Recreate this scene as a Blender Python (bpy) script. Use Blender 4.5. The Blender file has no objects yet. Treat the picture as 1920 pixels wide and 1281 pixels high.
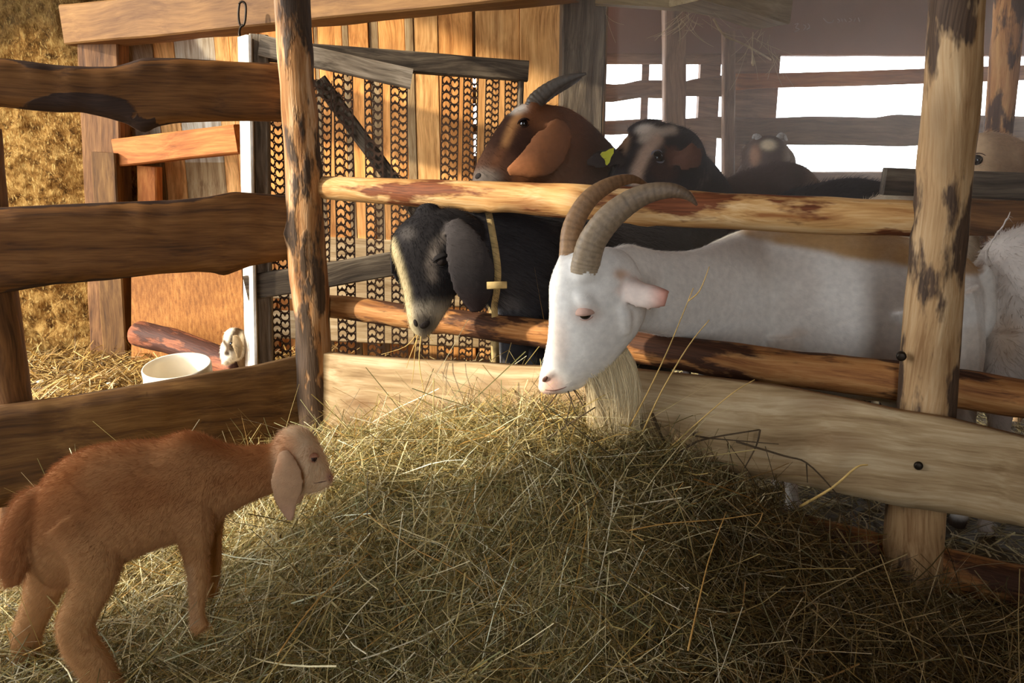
import bpy, bmesh, math, random
import numpy as np
from mathutils import Vector, Matrix
from mathutils.bvhtree import BVHTree
from mathutils.kdtree import KDTree

# ------------------------------------------------------------------ camera, world, sun, exposure
SC = bpy.context.scene
COL = SC.collection
F_PX, CX, CY = 1450.0, 960.0, 640.5
CAM_H, PITCH = 0.87, math.radians(13.2)
cam_data = bpy.data.cameras.new('camera')
cam_data.sensor_width = 36.0
cam_data.lens = F_PX / 1920.0 * 36.0
cam_data.clip_start = 0.02
cam = bpy.data.objects.new('camera', cam_data)
COL.objects.link(cam)
cam.location = (0, 0, CAM_H)
cam.rotation_euler = (math.pi / 2 - PITCH, 0, 0)
SC.camera = cam
SC.view_settings.view_transform = 'Standard'
SC.view_settings.look = 'None'
SC.view_settings.gamma = 1.0
SC.view_settings.use_curve_mapping = False
SC.view_settings.exposure = 0.55

world = bpy.data.worlds.new('sky')
SC.world = world
world.use_nodes = True
bg = world.node_tree.nodes['Background']
bg.inputs[0].default_value = (0.90, 0.95, 1.0, 1)
bg.inputs[1].default_value = 6.0

SUN_A, SUN_E = math.radians(22.5), math.radians(25)
sun_data = bpy.data.lights.new('sun', 'SUN')
sun_data.energy = 5.2
sun_data.angle = math.radians(1.5)
sun_data.color = (1.0, 0.90, 0.72)
sun = bpy.data.objects.new('sun', sun_data)
COL.objects.link(sun)
_tr = Vector((math.cos(SUN_A) * math.cos(SUN_E), math.sin(SUN_A) * math.cos(SUN_E), -math.sin(SUN_E)))
sun.rotation_euler = _tr.to_track_quat('-Z', 'Y').to_euler()
sun.location = -_tr * 6 + Vector((0, 0, 1))

def portal(name, center, normal_in, sx, sy):
    l = bpy.data.lights.new(name, 'AREA')
    l.shape = 'RECTANGLE'; l.size = sx; l.size_y = sy
    l.cycles.is_portal = True
    o = bpy.data.objects.new(name, l); COL.objects.link(o)
    o.location = center
    o.rotation_euler = Vector(normal_in).to_track_quat('-Z', 'Y').to_euler()
    return o

SC.cycles.max_bounces = 8
SC.cycles.diffuse_bounces = 5
SC.cycles.glossy_bounces = 2
SC.cycles.transmission_bounces = 2
SC.cycles.transparent_max_bounces = 8
SC.cycles.volume_bounces = 1
SC.cycles.sample_clamp_indirect = 4.0
SC.cycles.caustics_reflective = False
SC.cycles.caustics_refractive = False

random.seed(7)
RNG = np.random.default_rng(11)

# ------------------------------------------------------------------ placing helpers
CP, SP = math.cos(PITCH), math.sin(PITCH)
def ray(px, py):
    a, b = (px - CX) / F_PX, -(py - CY) / F_PX
    return Vector((a, CP + b * SP, -SP + b * CP))
ORG = Vector((0, 0, CAM_H))
def W(px, py, Y):
    """the point of the place seen at a photo pixel, at forward distance Y"""
    d = ray(px, py)
    return ORG + d * (Y / d.y)
def WZ(px, py, z=0.0):
    d = ray(px, py)
    return ORG + d * ((z - CAM_H) / d.z)
def on_plane(px, py, p0, n):
    d = ray(px, py)
    return ORG + d * ((p0 - ORG).dot(n) / d.dot(n))
def depth_of(p):
    return p.y * CP - (p.z - CAM_H) * SP
def mpp(p):
    """metres per photo pixel at point p"""
    return depth_of(p) / F_PX
def to_px(co):
    d = co[:, 1] * CP - (co[:, 2] - CAM_H) * SP
    u = co[:, 1] * SP + (co[:, 2] - CAM_H) * CP
    return CX + F_PX * co[:, 0] / d, CY - F_PX * u / d

def lin(c):
    """sRGB 0..255 to linear"""
    out = []
    for v in c:
        v = v / 255.0
        out.append(v / 12.92 if v <= 0.04045 else ((v + 0.055) / 1.055) ** 2.4)
    return tuple(out)
def lin4(c): return lin(c) + (1.0,)

# ------------------------------------------------------------------ object helpers
WM = {}
def place(o, M, parent=None):
    if parent is not None:
        o.parent = parent
        o.matrix_basis = WM[parent.name].inverted() @ M
    else:
        o.matrix_basis = M
    WM[o.name] = M.copy()

def tag(o, label=None, cat=None, group=None, kind=None):
    if label: o['label'] = label
    if cat: o['category'] = cat
    if group: o['group'] = group
    if kind: o['kind'] = kind
    return o

def thing(name, loc, label, cat, group=None):
    o = bpy.data.objects.new(name, None)
    o.empty_display_size = 0.05
    COL.objects.link(o)
    place(o, Matrix.Translation(Vector(loc)))
    return tag(o, label, cat, group)

def make_mesh(name, V, Fc, mat, parent=None, M=None, smooth=True, cols=None, mats=None, face_mats=None):
    """one mesh object from world-space vertices"""
    V = np.asarray(V, dtype=np.float64).reshape(-1, 3)
    if M is None:
        lo, hi = V.min(0), V.max(0)
        M = Matrix.Translation(Vector(((lo[0] + hi[0]) / 2, (lo[1] + hi[1]) / 2, lo[2])))
    Mi = np.array(M.inverted())
    L = V @ Mi[:3, :3].T + Mi[:3, 3]
    me = bpy.data.meshes.new(name)
    if isinstance(Fc, np.ndarray):
        nf, k = Fc.shape
        me.vertices.add(len(L)); me.vertices.foreach_set('co', L.astype(np.float32).ravel())
        me.loops.add(nf * k); me.loops.foreach_set('vertex_index', Fc.astype(np.int32).ravel())
        me.polygons.add(nf)
        me.polygons.foreach_set('loop_start', np.arange(0, nf * k, k, dtype=np.int32))
        me.update(calc_edges=True)
        me.validate()
    else:
        me.from_pydata(L.tolist(), [], [list(f) for f in Fc])
        me.update()
    if smooth:
        me.polygons.foreach_set('use_smooth', np.ones(len(me.polygons), dtype=bool))
    for m in (mats or [mat]):
        me.materials.append(m)
    if face_mats is not None:
        me.polygons.foreach_set('material_index', np.asarray(face_mats, dtype=np.int32))
    if cols is not None:
        for an, arr in cols.items():
            arr = np.asarray(arr, dtype=np.float32)
            if arr.ndim == 1:
                a = me.attributes.new(an, 'FLOAT', 'POINT'); a.data.foreach_set('value', arr)
            else:
                if arr.shape[1] == 3: arr = np.hstack([arr, np.ones((len(arr), 1), np.float32)])
                a = me.attributes.new(an, 'FLOAT_COLOR', 'POINT'); a.data.foreach_set('color', arr.ravel())
    o = bpy.data.objects.new(name, me)
    COL.objects.link(o)
    place(o, M, parent)
    return o

def axes_matrix(origin, x, z_hint=Vector((0, 0, 1))):
    x = Vector(x).normalized()
    y = z_hint.cross(x)
    if y.length < 1e-4: y = Vector((0, 1, 0)).cross(x)
    y.normalize()
    z = x.cross(y)
    M = Matrix((x, y, z)).transposed().to_4x4()
    M.translation = Vector(origin)
    return M

class MB:
    """collects shapes for one mesh"""
    def __init__(s): s.v = []; s.f = []
    def add(s, V, F):
        b = len(s.v)
        s.v += [tuple(p) for p in V]
        s.f += [tuple(i + b for i in f) for f in F]
    def box(s, M, sx, sy, sz, bev=0.0):
        """box along local axes of M, centred, with chamfered long edges (local X is the length)"""
        b = bev
        hy, hz, hx = sy / 2, sz / 2, sx / 2
        prof = [(-hy + b, -hz), (hy - b, -hz), (hy, -hz + b), (hy, hz - b), (hy - b, hz), (-hy + b, hz), (-hy, hz - b), (-hy, -hz + b)] if b > 0 else \
               [(-hy, -hz), (hy, -hz), (hy, hz), (-hy, hz)]
        n = len(prof)
        nx = max(2, int(sx / 0.06) + 1)
        V = []
        for i in range(nx):
            x = -hx + sx * i / (nx - 1)
            for (y, z) in prof: V.append(M @ Vector((x, y, z)))
        Fq = []
        for i in range(nx - 1):
            for j in range(n):
                k = (j + 1) % n
                Fq.append((i * n + j, (i + 1) * n + j, (i + 1) * n + k, i * n + k))
        Fq.append(tuple(range(n))); Fq.append(tuple((nx - 1) * n + j for j in reversed(range(n))))
        s.add(V, Fq)

def catmull(P, k):
    """P (n,d) -> smooth resample with k steps per span"""
    P = np.asarray(P, dtype=float)
    n = len(P)
    out = []
    for i in range(n - 1):
        p0, p1, p2, p3 = P[max(i - 1, 0)], P[i], P[i + 1], P[min(i + 2, n - 1)]
        for j in range(k):
            t = j / k
            out.append(0.5 * ((2 * p1) + (-p0 + p2) * t + (2 * p0 - 5 * p1 + 4 * p2 - p3) * t * t + (-p0 + 3 * p1 - 3 * p2 + p3) * t ** 3))
    out.append(P[-1])
    return np.array(out)

def rings_to_mesh(C, A, B, n=20, sq=2.0, egg=0.0, caps=True):
    """rings centre C, half axes A and B (arrays (m,3)) -> closed tube"""
    m = len(C)
    ph = np.linspace(0, 2 * np.pi, n, endpoint=False)
    c, s = np.cos(ph), np.sin(ph)
    cc = np.sign(c) * np.abs(c) ** (2.0 / sq); ss = np.sign(s) * np.abs(s) ** (2.0 / sq)
    wid = cc * (1 - egg * ss)
    V = C[:, None, :] + ss[None, :, None] * A[:, None, :] + wid[None, :, None] * B[:, None, :]
    V = V.reshape(-1, 3)
    Fq = []
    for i in range(m - 1):
        for j in range(n):
            k = (j + 1) % n
            Fq.append((i * n + j, i * n + k, (i + 1) * n + k, (i + 1) * n + j))
    V = list(map(tuple, V))
    if caps:
        a = len(V); V.append(tuple(C[0])); V.append(tuple(C[-1]))
        for j in range(n):
            k = (j + 1) % n
            Fq.append((a, k, j)); Fq.append((a + 1, (m - 1) * n + j, (m - 1) * n + k))
    return V, Fq

def tube(P, R, n=8, k=4):
    """round tube through points P with radii R"""
    D = np.hstack([np.array([list(p) for p in P]), np.array(R, dtype=float)[:, None]])
    D = catmull(D, k)
    C, r = D[:, :3], np.maximum(D[:, 3], 1e-5)
    T = np.gradient(C, axis=0); T /= np.linalg.norm(T, axis=1)[:, None] + 1e-12
    ref = np.array([0.0, 0.0, 1.0]) if abs(T[0][2]) < 0.9 else np.array([1.0, 0, 0])
    A = []
    a = ref - T[0] * ref.dot(T[0]); a /= np.linalg.norm(a)
    for t in T:
        a = a - t * a.dot(t); a /= np.linalg.norm(a) + 1e-12
        A.append(a.copy())
    A = np.array(A); B = np.cross(T, A)
    return rings_to_mesh(C, A * r[:, None], B * r[:, None], n)

def vnoise(x, y, seed=0):
    """smooth value noise in 2-D, -1..1"""
    x = np.asarray(x, float); y = np.asarray(y, float)
    xi = np.floor(x).astype(np.int64); yi = np.floor(y).astype(np.int64)
    xf = x - xi; yf = y - yi
    u = xf * xf * (3 - 2 * xf); v = yf * yf * (3 - 2 * yf)
    def h(a, b):
        n = (a * 374761393 + b * 668265263 + seed * 1442695041) & 0x7fffffff
        n = ((n ^ (n >> 13)) * 1274126177) & 0x7fffffff
        return (((n ^ (n >> 16)) & 0xffff) / 32767.5) - 1.0
    return (h(xi, yi) * (1 - u) + h(xi + 1, yi) * u) * (1 - v) + (h(xi, yi + 1) * (1 - u) + h(xi + 1, yi + 1) * u) * v
def fbm(x, y, seed=0, oct=4):
    s = 0; a = 1.0; f = 1.0
    for o in range(oct):
        s = s + a * vnoise(x * f, y * f, seed + o * 17); a *= 0.5; f *= 2.03
    return s

def sstep(x, a, b):
    t = np.clip((x - a) / (b - a), 0, 1)
    return t * t * (3 - 2 * t)
def blob(px, py, cx, cy, rx, ry, soft=0.5):
    r = np.sqrt(((px - cx) / rx) ** 2 + ((py - cy) / ry) ** 2)
    return 1 - sstep(r, 1 - soft, 1 + soft * 0.3)
def line_mask(px, py, pts, w, soft=6):
    """soft band along a polyline in pixel space"""
    d = np.full(px.shape, 1e9)
    for (x0, y0), (x1, y1) in zip(pts[:-1], pts[1:]):
        dx, dy = x1 - x0, y1 - y0
        t = np.clip(((px - x0) * dx + (py - y0) * dy) / (dx * dx + dy * dy), 0, 1)
        d = np.minimum(d, np.hypot(px - x0 - t * dx, py - y0 - t * dy))
    return 1 - sstep(d, w - soft, w + soft)
def mixc(base, mask, c):
    c = np.array(c)[None, :]
    return base * (1 - mask[:, None]) + c * mask[:, None]

# ------------------------------------------------------------------ materials
def new_mat(name):
    m = bpy.data.materials.new(name); m.use_nodes = True
    nt = m.node_tree
    for n in list(nt.nodes):
        if n.type != 'OUTPUT_MATERIAL': nt.nodes.remove(n)
    b = nt.nodes.new('ShaderNodeBsdfPrincipled')
    nt.links.new(b.outputs[0], nt.nodes['Material Output'].inputs[0])
    b.inputs['Roughness'].default_value = 0.75
    b.inputs['Specular IOR Level'].default_value = 0.25
    return m, nt, b
def N(nt, t, **kw):
    n = nt.nodes.new(t)
    for k, v in kw.items():
        if k.startswith('_'): setattr(n, k[1:], v)
        else: n.inputs[k.replace('__', ' ')].default_value = v
    return n
def ramp(nt, stops):
    r = nt.nodes.new('ShaderNodeValToRGB')
    e = r.color_ramp.elements
    while len(e) > 1: e.remove(e[-1])
    e[0].position = stops[0][0]; e[0].color = tuple(stops[0][1]) + (1,)
    for p, c in stops[1:]:
        x = e.new(p); x.color = tuple(c) + (1,)
    return r
def mix(nt, fac, a, b, mode='MIX'):
    m = nt.nodes.new('ShaderNodeMix'); m.data_type = 'RGBA'; m.blend_type = mode
    for s, v in ((m.inputs[0], fac), (m.inputs[6], a), (m.inputs[7], b)):
        if hasattr(v, 'links'): nt.links.new(v, s)
        else: s.default_value = v if not isinstance(v, tuple) or len(v) == 4 else v + (1,)
    return m.outputs[2]

def wood(name, dark, mid, light, bark=None, bark_amt=0.0, grain=1.0, rough=0.7, bump=0.25, knots=0.5, bark_attr=False, attr_col=False, spec=0.25, gs=(2.0, 26.0, 26.0), knot_col=None):
    """board or log wood, grain along the object's local X"""
    m, nt, b = new_mat(name)
    L = nt.links.new
    tc = N(nt, 'ShaderNodeTexCoord'); oi = N(nt, 'ShaderNodeObjectInfo')
    off = N(nt, 'ShaderNodeVectorMath', _operation='MULTIPLY_ADD')
    L(tc.outputs['Object'], off.inputs[0]); off.inputs[1].default_value = (1, 1, 1)
    sc_ = N(nt, 'ShaderNodeVectorMath', _operation='SCALE'); sc_.inputs[0].default_value = (13, 7, 9)
    L(oi.outputs['Random'], sc_.inputs['Scale']); L(sc_.outputs[0], off.inputs[2])
    mp = N(nt, 'ShaderNodeMapping'); mp.inputs['Scale'].default_value = gs
    # warp the grain a little
    wn = N(nt, 'ShaderNodeTexNoise', Scale=2.2, Detail=2.0); L(off.outputs[0], wn.inputs['Vector'])
    wa = N(nt, 'ShaderNodeVectorMath', _operation='MULTIPLY_ADD')
    L(wn.outputs['Color'], wa.inputs[0]); wa.inputs[1].default_value = (0.0, 0.09, 0.09); L(off.outputs[0], wa.inputs[2])
    L(wa.outputs[0], mp.inputs['Vector'])
    g = N(nt, 'ShaderNodeTexNoise', Scale=1.6, Detail=6.0, Roughness=0.62); L(mp.outputs[0], g.inputs['Vector'])
    mp2 = N(nt, 'ShaderNodeMapping'); mp2.inputs['Scale'].default_value = (gs[0] * 2.5, gs[1] * 5, gs[2] * 5); L(wa.outputs[0], mp2.inputs['Vector'])
    g2 = N(nt, 'ShaderNodeTexNoise', Scale=2.0, Detail=3.0); L(mp2.outputs[0], g2.inputs['Vector'])
    mx = N(nt, 'ShaderNodeMath', _operation='MULTIPLY_ADD'); L(g2.outputs[0], mx.inputs[0]); mx.inputs[1].default_value = 0.35 * grain
    ms = N(nt, 'ShaderNodeMath', _operation='MULTIPLY_ADD'); L(g.outputs[0], ms.inputs[0]); ms.inputs[1].default_value = 1.0; ms.inputs[2].default_value = -0.17 * grain
    L(ms.outputs[0], mx.inputs[2])
    r = ramp(nt, [(0.30, dark), (0.50, mid), (0.72, light)]); L(mx.outputs[0], r.inputs[0])
    col = r.outputs[0]
    # broad stains
    st = N(nt, 'ShaderNodeTexNoise', Scale=3.3, Detail=3.0); L(off.outputs[0], st.inputs['Vector'])
    sr = ramp(nt, [(0.35, (0.62, 0.58, 0.54)), (0.6, (1, 1, 1))]); L(st.outputs[0], sr.inputs[0])
    col = mix(nt, 0.75, col, sr.outputs[0], 'MULTIPLY')
    if attr_col:
        at = N(nt, 'ShaderNodeAttribute', _attribute_name='tint')
        col = mix(nt, 1.0, col, at.outputs[0], 'MULTIPLY')
    if knots > 0:
        km = N(nt, 'ShaderNodeMapping'); km.inputs['Scale'].default_value = (3.2, 7.5, 7.5); L(off.outputs[0], km.inputs['Vector'])
        vo = N(nt, 'ShaderNodeTexVoronoi', Scale=1.0); L(km.outputs[0], vo.inputs['Vector'])
        kr = ramp(nt, [(0.05, (1, 1, 1)), (0.19, (0.35, 0.35, 0.35)), (0.24, (0, 0, 0))]); L(vo.outputs['Distance'], kr.inputs[0])
        kf = N(nt, 'ShaderNodeMath', _operation='MULTIPLY'); L(kr.outputs[0], kf.inputs[0]); kf.inputs[1].default_value = knots
        col = mix(nt, kf.outputs[0], col, knot_col or tuple(v * 0.55 for v in dark))
    hgt = mx.outputs[0]
    if bark is not None:
        bm = N(nt, 'ShaderNodeMapping'); bm.inputs['Scale'].default_value = (2.6, 9.0, 9.0); L(off.outputs[0], bm.inputs['Vector'])
        bn = N(nt, 'ShaderNodeTexNoise', Scale=1.5, Detail=5.0, Roughness=0.6); L(bm.outputs[0], bn.inputs['Vector'])
        br = ramp(nt, [(0.62 - 0.35 * bark_amt, (0, 0, 0)), (0.68 - 0.35 * bark_amt, (1, 1, 1))])
        if bark_attr:
            ba = N(nt, 'ShaderNodeAttribute', _attribute_name='bark')
            ad = N(nt, 'ShaderNodeMath', _operation='MULTIPLY_ADD'); L(ba.outputs['Fac'], ad.inputs[0]); ad.inputs[1].default_value = 0.55; L(bn.outputs[0], ad.inputs[2])
            L(ad.outputs[0], br.inputs[0])
        else:
            L(bn.outputs[0], br.inputs[0])
        bc = ramp(nt, [(0.3, tuple(v * 0.45 for v in bark)), (0.7, bark)]); L(g2.outputs[0], bc.inputs[0])
        col = mix(nt, br.outputs[0], col, bc.outputs[0])
        hm = N(nt, 'ShaderNodeMath', _operation='MULTIPLY_ADD'); L(br.outputs[0], hm.inputs[0]); hm.inputs[1].default_value = 0.5; L(mx.outputs[0], hm.inputs[2])
        hgt = hm.outputs[0]
    L(col, b.inputs['Base Color'])
    bp = N(nt, 'ShaderNodeBump', Strength=bump, Distance=0.006); L(hgt, bp.inputs['Height']); L(bp.outputs[0], b.inputs['Normal'])
    b.inputs['Roughness'].default_value = rough
    b.inputs['Specular IOR Level'].default_value = spec
    return m

def plain(name, c, rough=0.7, spec=0.3, noise=0.15, scale=20.0, metal=0.0, bump=0.0):
    m, nt, b = new_mat(name)
    L = nt.links.new
    tc = N(nt, 'ShaderNodeTexCoord')
    n = N(nt, 'ShaderNodeTexNoise', Scale=scale, Detail=4.0); L(tc.outputs['Object'], n.inputs['Vector'])
    r = ramp(nt, [(0.3, tuple(v * (1 - noise) for v in c)), (0.7, tuple(min(1, v * (1 + noise)) for v in c))]); L(n.outputs[0], r.inputs[0])
    L(r.outputs[0], b.inputs['Base Color'])
    b.inputs['Roughness'].default_value = rough; b.inputs['Specular IOR Level'].default_value = spec; b.inputs['Metallic'].default_value = metal
    if bump > 0:
        bp = N(nt, 'ShaderNodeBump', Strength=bump, Distance=0.004); L(n.outputs[0], bp.inputs['Height']); L(bp.outputs[0], b.inputs['Normal'])
    return m

def attr_mat(name, attr, rough=0.8, spec=0.15, noise=0.25, scale=60.0, bump=0.0, sheen=0.0, trans=0.0):
    m, nt, b = new_mat(name)
    L = nt.links.new
    at = N(nt, 'ShaderNodeAttribute', _attribute_name=attr)
    tc = N(nt, 'ShaderNodeTexCoord')
    n = N(nt, 'ShaderNodeTexNoise', Scale=scale, Detail=4.0); L(tc.outputs['Object'], n.inputs['Vector'])
    r = ramp(nt, [(0.3, (1 - noise,) * 3), (0.7, (1, 1, 1))]); L(n.outputs[0], r.inputs[0])
    c = mix(nt, 1.0, at.outputs[0], r.outputs[0], 'MULTIPLY') if noise > 0 else at.outputs[0]
    L(c, b.inputs['Base Color'])
    b.inputs['Roughness'].default_value = rough; b.inputs['Specular IOR Level'].default_value = spec
    if sheen > 0: b.inputs['Sheen Weight'].default_value = sheen
    if bump > 0:
        bp = N(nt, 'ShaderNodeBump', Strength=bump, Distance=0.003); L(n.outputs[0], bp.inputs['Height']); L(bp.outputs[0], b.inputs['Normal'])
    if trans > 0:
        tr = N(nt, 'ShaderNodeBsdfTranslucent'); L(c, tr.inputs[0])
        ms = N(nt, 'ShaderNodeMixShader'); ms.inputs[0].default_value = trans
        L(b.outputs[0], ms.inputs[1]); L(tr.outputs[0], ms.inputs[2])
        L(ms.outputs[0], nt.nodes['Material Output'].inputs[0])
    return m

M_ = {}
M_['slab'] = wood('slab_wood', lin((70, 44, 20)), lin((116, 76, 36)), lin((146, 102, 54)), bark=lin((66, 46, 34)), bark_amt=-0.75, bark_attr=True, knots=0.35, bump=0.3)
M_['board_dark'] = wood('old_board_wood', lin((72, 46, 20)), lin((108, 74, 36)), lin((138, 102, 56)), knots=0.4, bump=0.3)
M_['board'] = wood('sawn_board_wood', lin((138, 110, 74)), lin((174, 146, 106)), lin((202, 178, 140)), knots=0.45, bump=0.2, knot_col=lin((110, 72, 40)))
M_['post_bark'] = wood('barked_post_wood', lin((126, 78, 40)), lin((180, 130, 80)), lin((218, 184, 144)), bark=lin((84, 64, 46)), bark_amt=0.50, knots=0.5, bump=0.7)
M_['post'] = wood('peeled_post_wood', lin((148, 110, 70)), lin((190, 152, 106)), lin((214, 182, 138)), bark=lin((98, 76, 58)), bark_amt=0.30, knots=0.5, bump=0.35)
M_['rail'] = wood('peeled_rail_wood', lin((156, 100, 52)), lin((206, 158, 98)), lin((232, 196, 144)), bark=lin((128, 72, 40)), bark_amt=0.26, knots=0.7, bump=0.4, knot_col=lin((96, 48, 22)))
M_['rail_red'] = wood('barked_rail_wood', lin((112, 66, 32)), lin((172, 116, 64)), lin((206, 156, 98)), bark=lin((84, 52, 32)), bark_amt=0.38, knots=0.6, bump=0.55)
M_['log_bark'] = wood('fallen_log_bark', lin((86, 46, 28)), lin((130, 74, 46)), lin((162, 100, 64)), bark=lin((78, 44, 30)), bark_amt=0.45, knots=0.5, bump=0.6)
M_['dusty'] = wood('dusty_timber', lin((116, 98, 66)), lin((150, 130, 92)), lin((176, 156, 118)), knots=0.2, bump=0.2)
M_['grey'] = wood('weathered_grey_wood', lin((84, 74, 62)), lin((140, 126, 108)), lin((184, 170, 150)), knots=0.3, bump=0.5, rough=0.85)
M_['grey_dark'] = wood('dark_weathered_wood', lin((46, 38, 30)), lin((86, 74, 60)), lin((128, 114, 94)), knots=0.3, bump=0.5, rough=0.85)
M_['planks'] = wood('plank_wood', lin((150, 110, 70)), lin((200, 160, 112)), lin((230, 196, 150)), knots=0.3, bump=0.2, attr_col=True)
M_['beam'] = wood('beam_wood', lin((98, 64, 30)), lin((120, 84, 44)), lin((138, 100, 56)), knots=0.3, bump=0.15)
M_['orange'] = wood('orange_beam_wood', lin((134, 76, 32)), lin((178, 106, 50)), lin((200, 132, 70)), knots=0.3, bump=0.2)
M_['brown'] = wood('brown_post_wood', lin((66, 42, 22)), lin((110, 74, 42)), lin((146, 104, 62)), knots=0.3, bump=0.4)
M_['slat'] = wood('window_slat_wood', lin((84, 60, 42)), lin((120, 90, 66)), lin((150, 116, 88)), knots=0.3, bump=0.35)
M_['panel'] = plain('brown_fibreboard', lin((112, 78, 62)), rough=0.6, noise=0.12, scale=6)
M_['white_paint'] = plain('white_paint', lin((226, 214, 196)), rough=0.5, noise=0.12, scale=40)
M_['plastic'] = plain('bucket_plastic', lin((226, 214, 190)), rough=0.4, spec=0.4, noise=0.08, scale=14)
M_['water'] = plain('milky_water', lin((196, 184, 160)), rough=0.15, spec=0.5, noise=0.2, scale=18)
M_['steel'] = plain('rusty_steel', lin((70, 50, 36)), rough=0.55, noise=0.4, scale=30, metal=0.5)
M_['iron'] = plain('dark_iron', lin((50, 42, 34)), rough=0.45, noise=0.3, scale=40, metal=0.8)
M_['twine'] = plain('twine_fibre', lin((170, 150, 118)), rough=0.9, noise=0.2)
M_['web'] = plain('dusty_cobweb', lin((176, 156, 122)), rough=0.95, noise=0.2)
M_['hay'] = attr_mat('hay_strands', 'straw', rough=0.55, spec=0.35, noise=0.15, scale=90, trans=0.18)
M_['coat'] = attr_mat('goat_coat', 'coat', rough=0.9, spec=0.05, noise=0.16, scale=70, bump=0.25, sheen=0.0)
M_['fur'] = attr_mat('goat_fur', 'coat', rough=0.7, spec=0.06, noise=0.0, trans=0.25)
M_['horn'] = None
# ------------------------------------------------------------------ the barn shell
def quad_panel(name, pts, mat, thick, nrm, kind='structure', cols=None):
    """flat slab from a polygon (world points), given thickness along nrm"""
    nrm = Vector(nrm).normalized()
    n = len(pts)
    V = [tuple(p) for p in pts] + [tuple(Vector(p) + nrm * thick) for p in pts]
    Fc = [tuple(range(n)), tuple(range(2 * n - 1, n - 1, -1))] + [(i, n + i, n + (i + 1) % n, (i + 1) % n) for i in range(n)]
    o = make_mesh(name, V, Fc, mat, smooth=False)
    bm = bmesh.new(); bm.from_mesh(o.data); bmesh.ops.recalc_face_normals(bm, faces=bm.faces); bm.to_mesh(o.data); bm.free()
    if kind: o['kind'] = kind
    return o

def noise_soil(name, c0, c1, c2, scale):
    m, nt, b = new_mat(name)
    tc = N(nt, 'ShaderNodeTexCoord')
    n = N(nt, 'ShaderNodeTexNoise', Scale=scale, Detail=7.0, Roughness=0.65); nt.links.new(tc.outputs['Object'], n.inputs['Vector'])
    r = ramp(nt, [(0.32, c0), (0.5, c1), (0.68, c2)]); nt.links.new(n.outputs[0], r.inputs[0])
    nt.links.new(r.outputs[0], b.inputs['Base Color'])
    bp = N(nt, 'ShaderNodeBump', Strength=0.7, Distance=0.02); nt.links.new(n.outputs[0], bp.inputs['Height']); nt.links.new(bp.outputs[0], b.inputs['Normal'])
    b.inputs['Roughness'].default_value = 0.95; b.inputs['Specular IOR Level'].default_value = 0.1
    return m
M_['soil'] = noise_soil('litter_soil', lin((54, 38, 20)), lin((104, 78, 40)), lin((150, 122, 70)), 16)

# clay and straw wall: pitted clay with straw flecks
def clay_mat():
    m, nt, b = new_mat('clay_straw')
    L = nt.links.new
    tc = N(nt, 'ShaderNodeTexCoord')
    n = N(nt, 'ShaderNodeTexNoise', Scale=21.0, Detail=8.0, Roughness=0.7); L(tc.outputs['Object'], n.inputs['Vector'])
    r = ramp(nt, [(0.38, lin((84, 54, 22))), (0.5, lin((160, 114, 56))), (0.62, lin((204, 158, 88)))]); L(n.outputs[0], r.inputs[0])
    mp = N(nt, 'ShaderNodeMapping'); mp.inputs['Scale'].default_value = (120, 90, 36); mp.inputs['Rotation'].default_value = (0.5, 0.9, 0.3); L(tc.outputs['Object'], mp.inputs['Vector'])
    s = N(nt, 'ShaderNodeTexNoise', Scale=1.2, Detail=2.0); L(mp.outputs[0], s.inputs['Vector'])
    sr = ramp(nt, [(0.56, (0, 0, 0)), (0.66, (1, 1, 1))]); L(s.outputs[0], sr.inputs[0])
    c = mix(nt, sr.outputs[0], r.outputs[0], lin((216, 176, 104)))
    big = N(nt, 'ShaderNodeTexNoise', Scale=2.4, Detail=4.0); L(tc.outputs['Object'], big.inputs['Vector'])
    brr = ramp(nt, [(0.36, (0.62, 0.56, 0.46)), (0.56, (1, 1, 1))]); L(big.outputs[0], brr.inputs[0])
    c = mix(nt, 0.9, c, brr.outputs[0], 'MULTIPLY')
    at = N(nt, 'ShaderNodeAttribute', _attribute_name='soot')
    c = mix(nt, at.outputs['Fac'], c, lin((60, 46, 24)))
    L(c, b.inputs['Base Color'])
    b.inputs['Roughness'].default_value = 0.95; b.inputs['Specular IOR Level'].default_value = 0.08
    ad = N(nt, 'ShaderNodeMath', _operation='MULTIPLY_ADD'); L(s.outputs[0], ad.inputs[0]); ad.inputs[1].default_value = 0.35; L(n.outputs[0], ad.inputs[2])
    bp = N(nt, 'ShaderNodeBump', Strength=0.9, Distance=0.03); L(ad.outputs[0], bp.inputs['Height']); L(bp.outputs[0], b.inputs['Normal'])
    return m
M_['clay'] = clay_mat()

def build_clay():
    x0, x1, z0, z1 = -3.15, -1.72, -0.15, 2.72
    nx, nz = 150, 240
    X, Z = np.meshgrid(np.linspace(x0, x1, nx), np.linspace(z0, z1, nz))
    d = 0.05 * fbm(X * 3.1, Z * 3.1, 3, 5) + 0.026 * fbm(X * 15, Z * 15, 9, 4)
    Y = 3.50 - d + 0.05 * np.maximum(0, X + 1.85)
    V = np.stack([X, Y, Z], -1).reshape(-1, 3)
    idx = np.arange(nx * nz).reshape(nz, nx)
    Fq = np.stack([idx[:-1, :-1], idx[:-1, 1:], idx[1:, 1:], idx[1:, :-1]], -1).reshape(-1, 4)
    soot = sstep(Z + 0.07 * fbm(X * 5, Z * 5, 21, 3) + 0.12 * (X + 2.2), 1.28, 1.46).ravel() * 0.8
    o = make_mesh('wall_left', V, Fq, M_['clay'], cols={'soot': soot})
    o['kind'] = 'structure'
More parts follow.
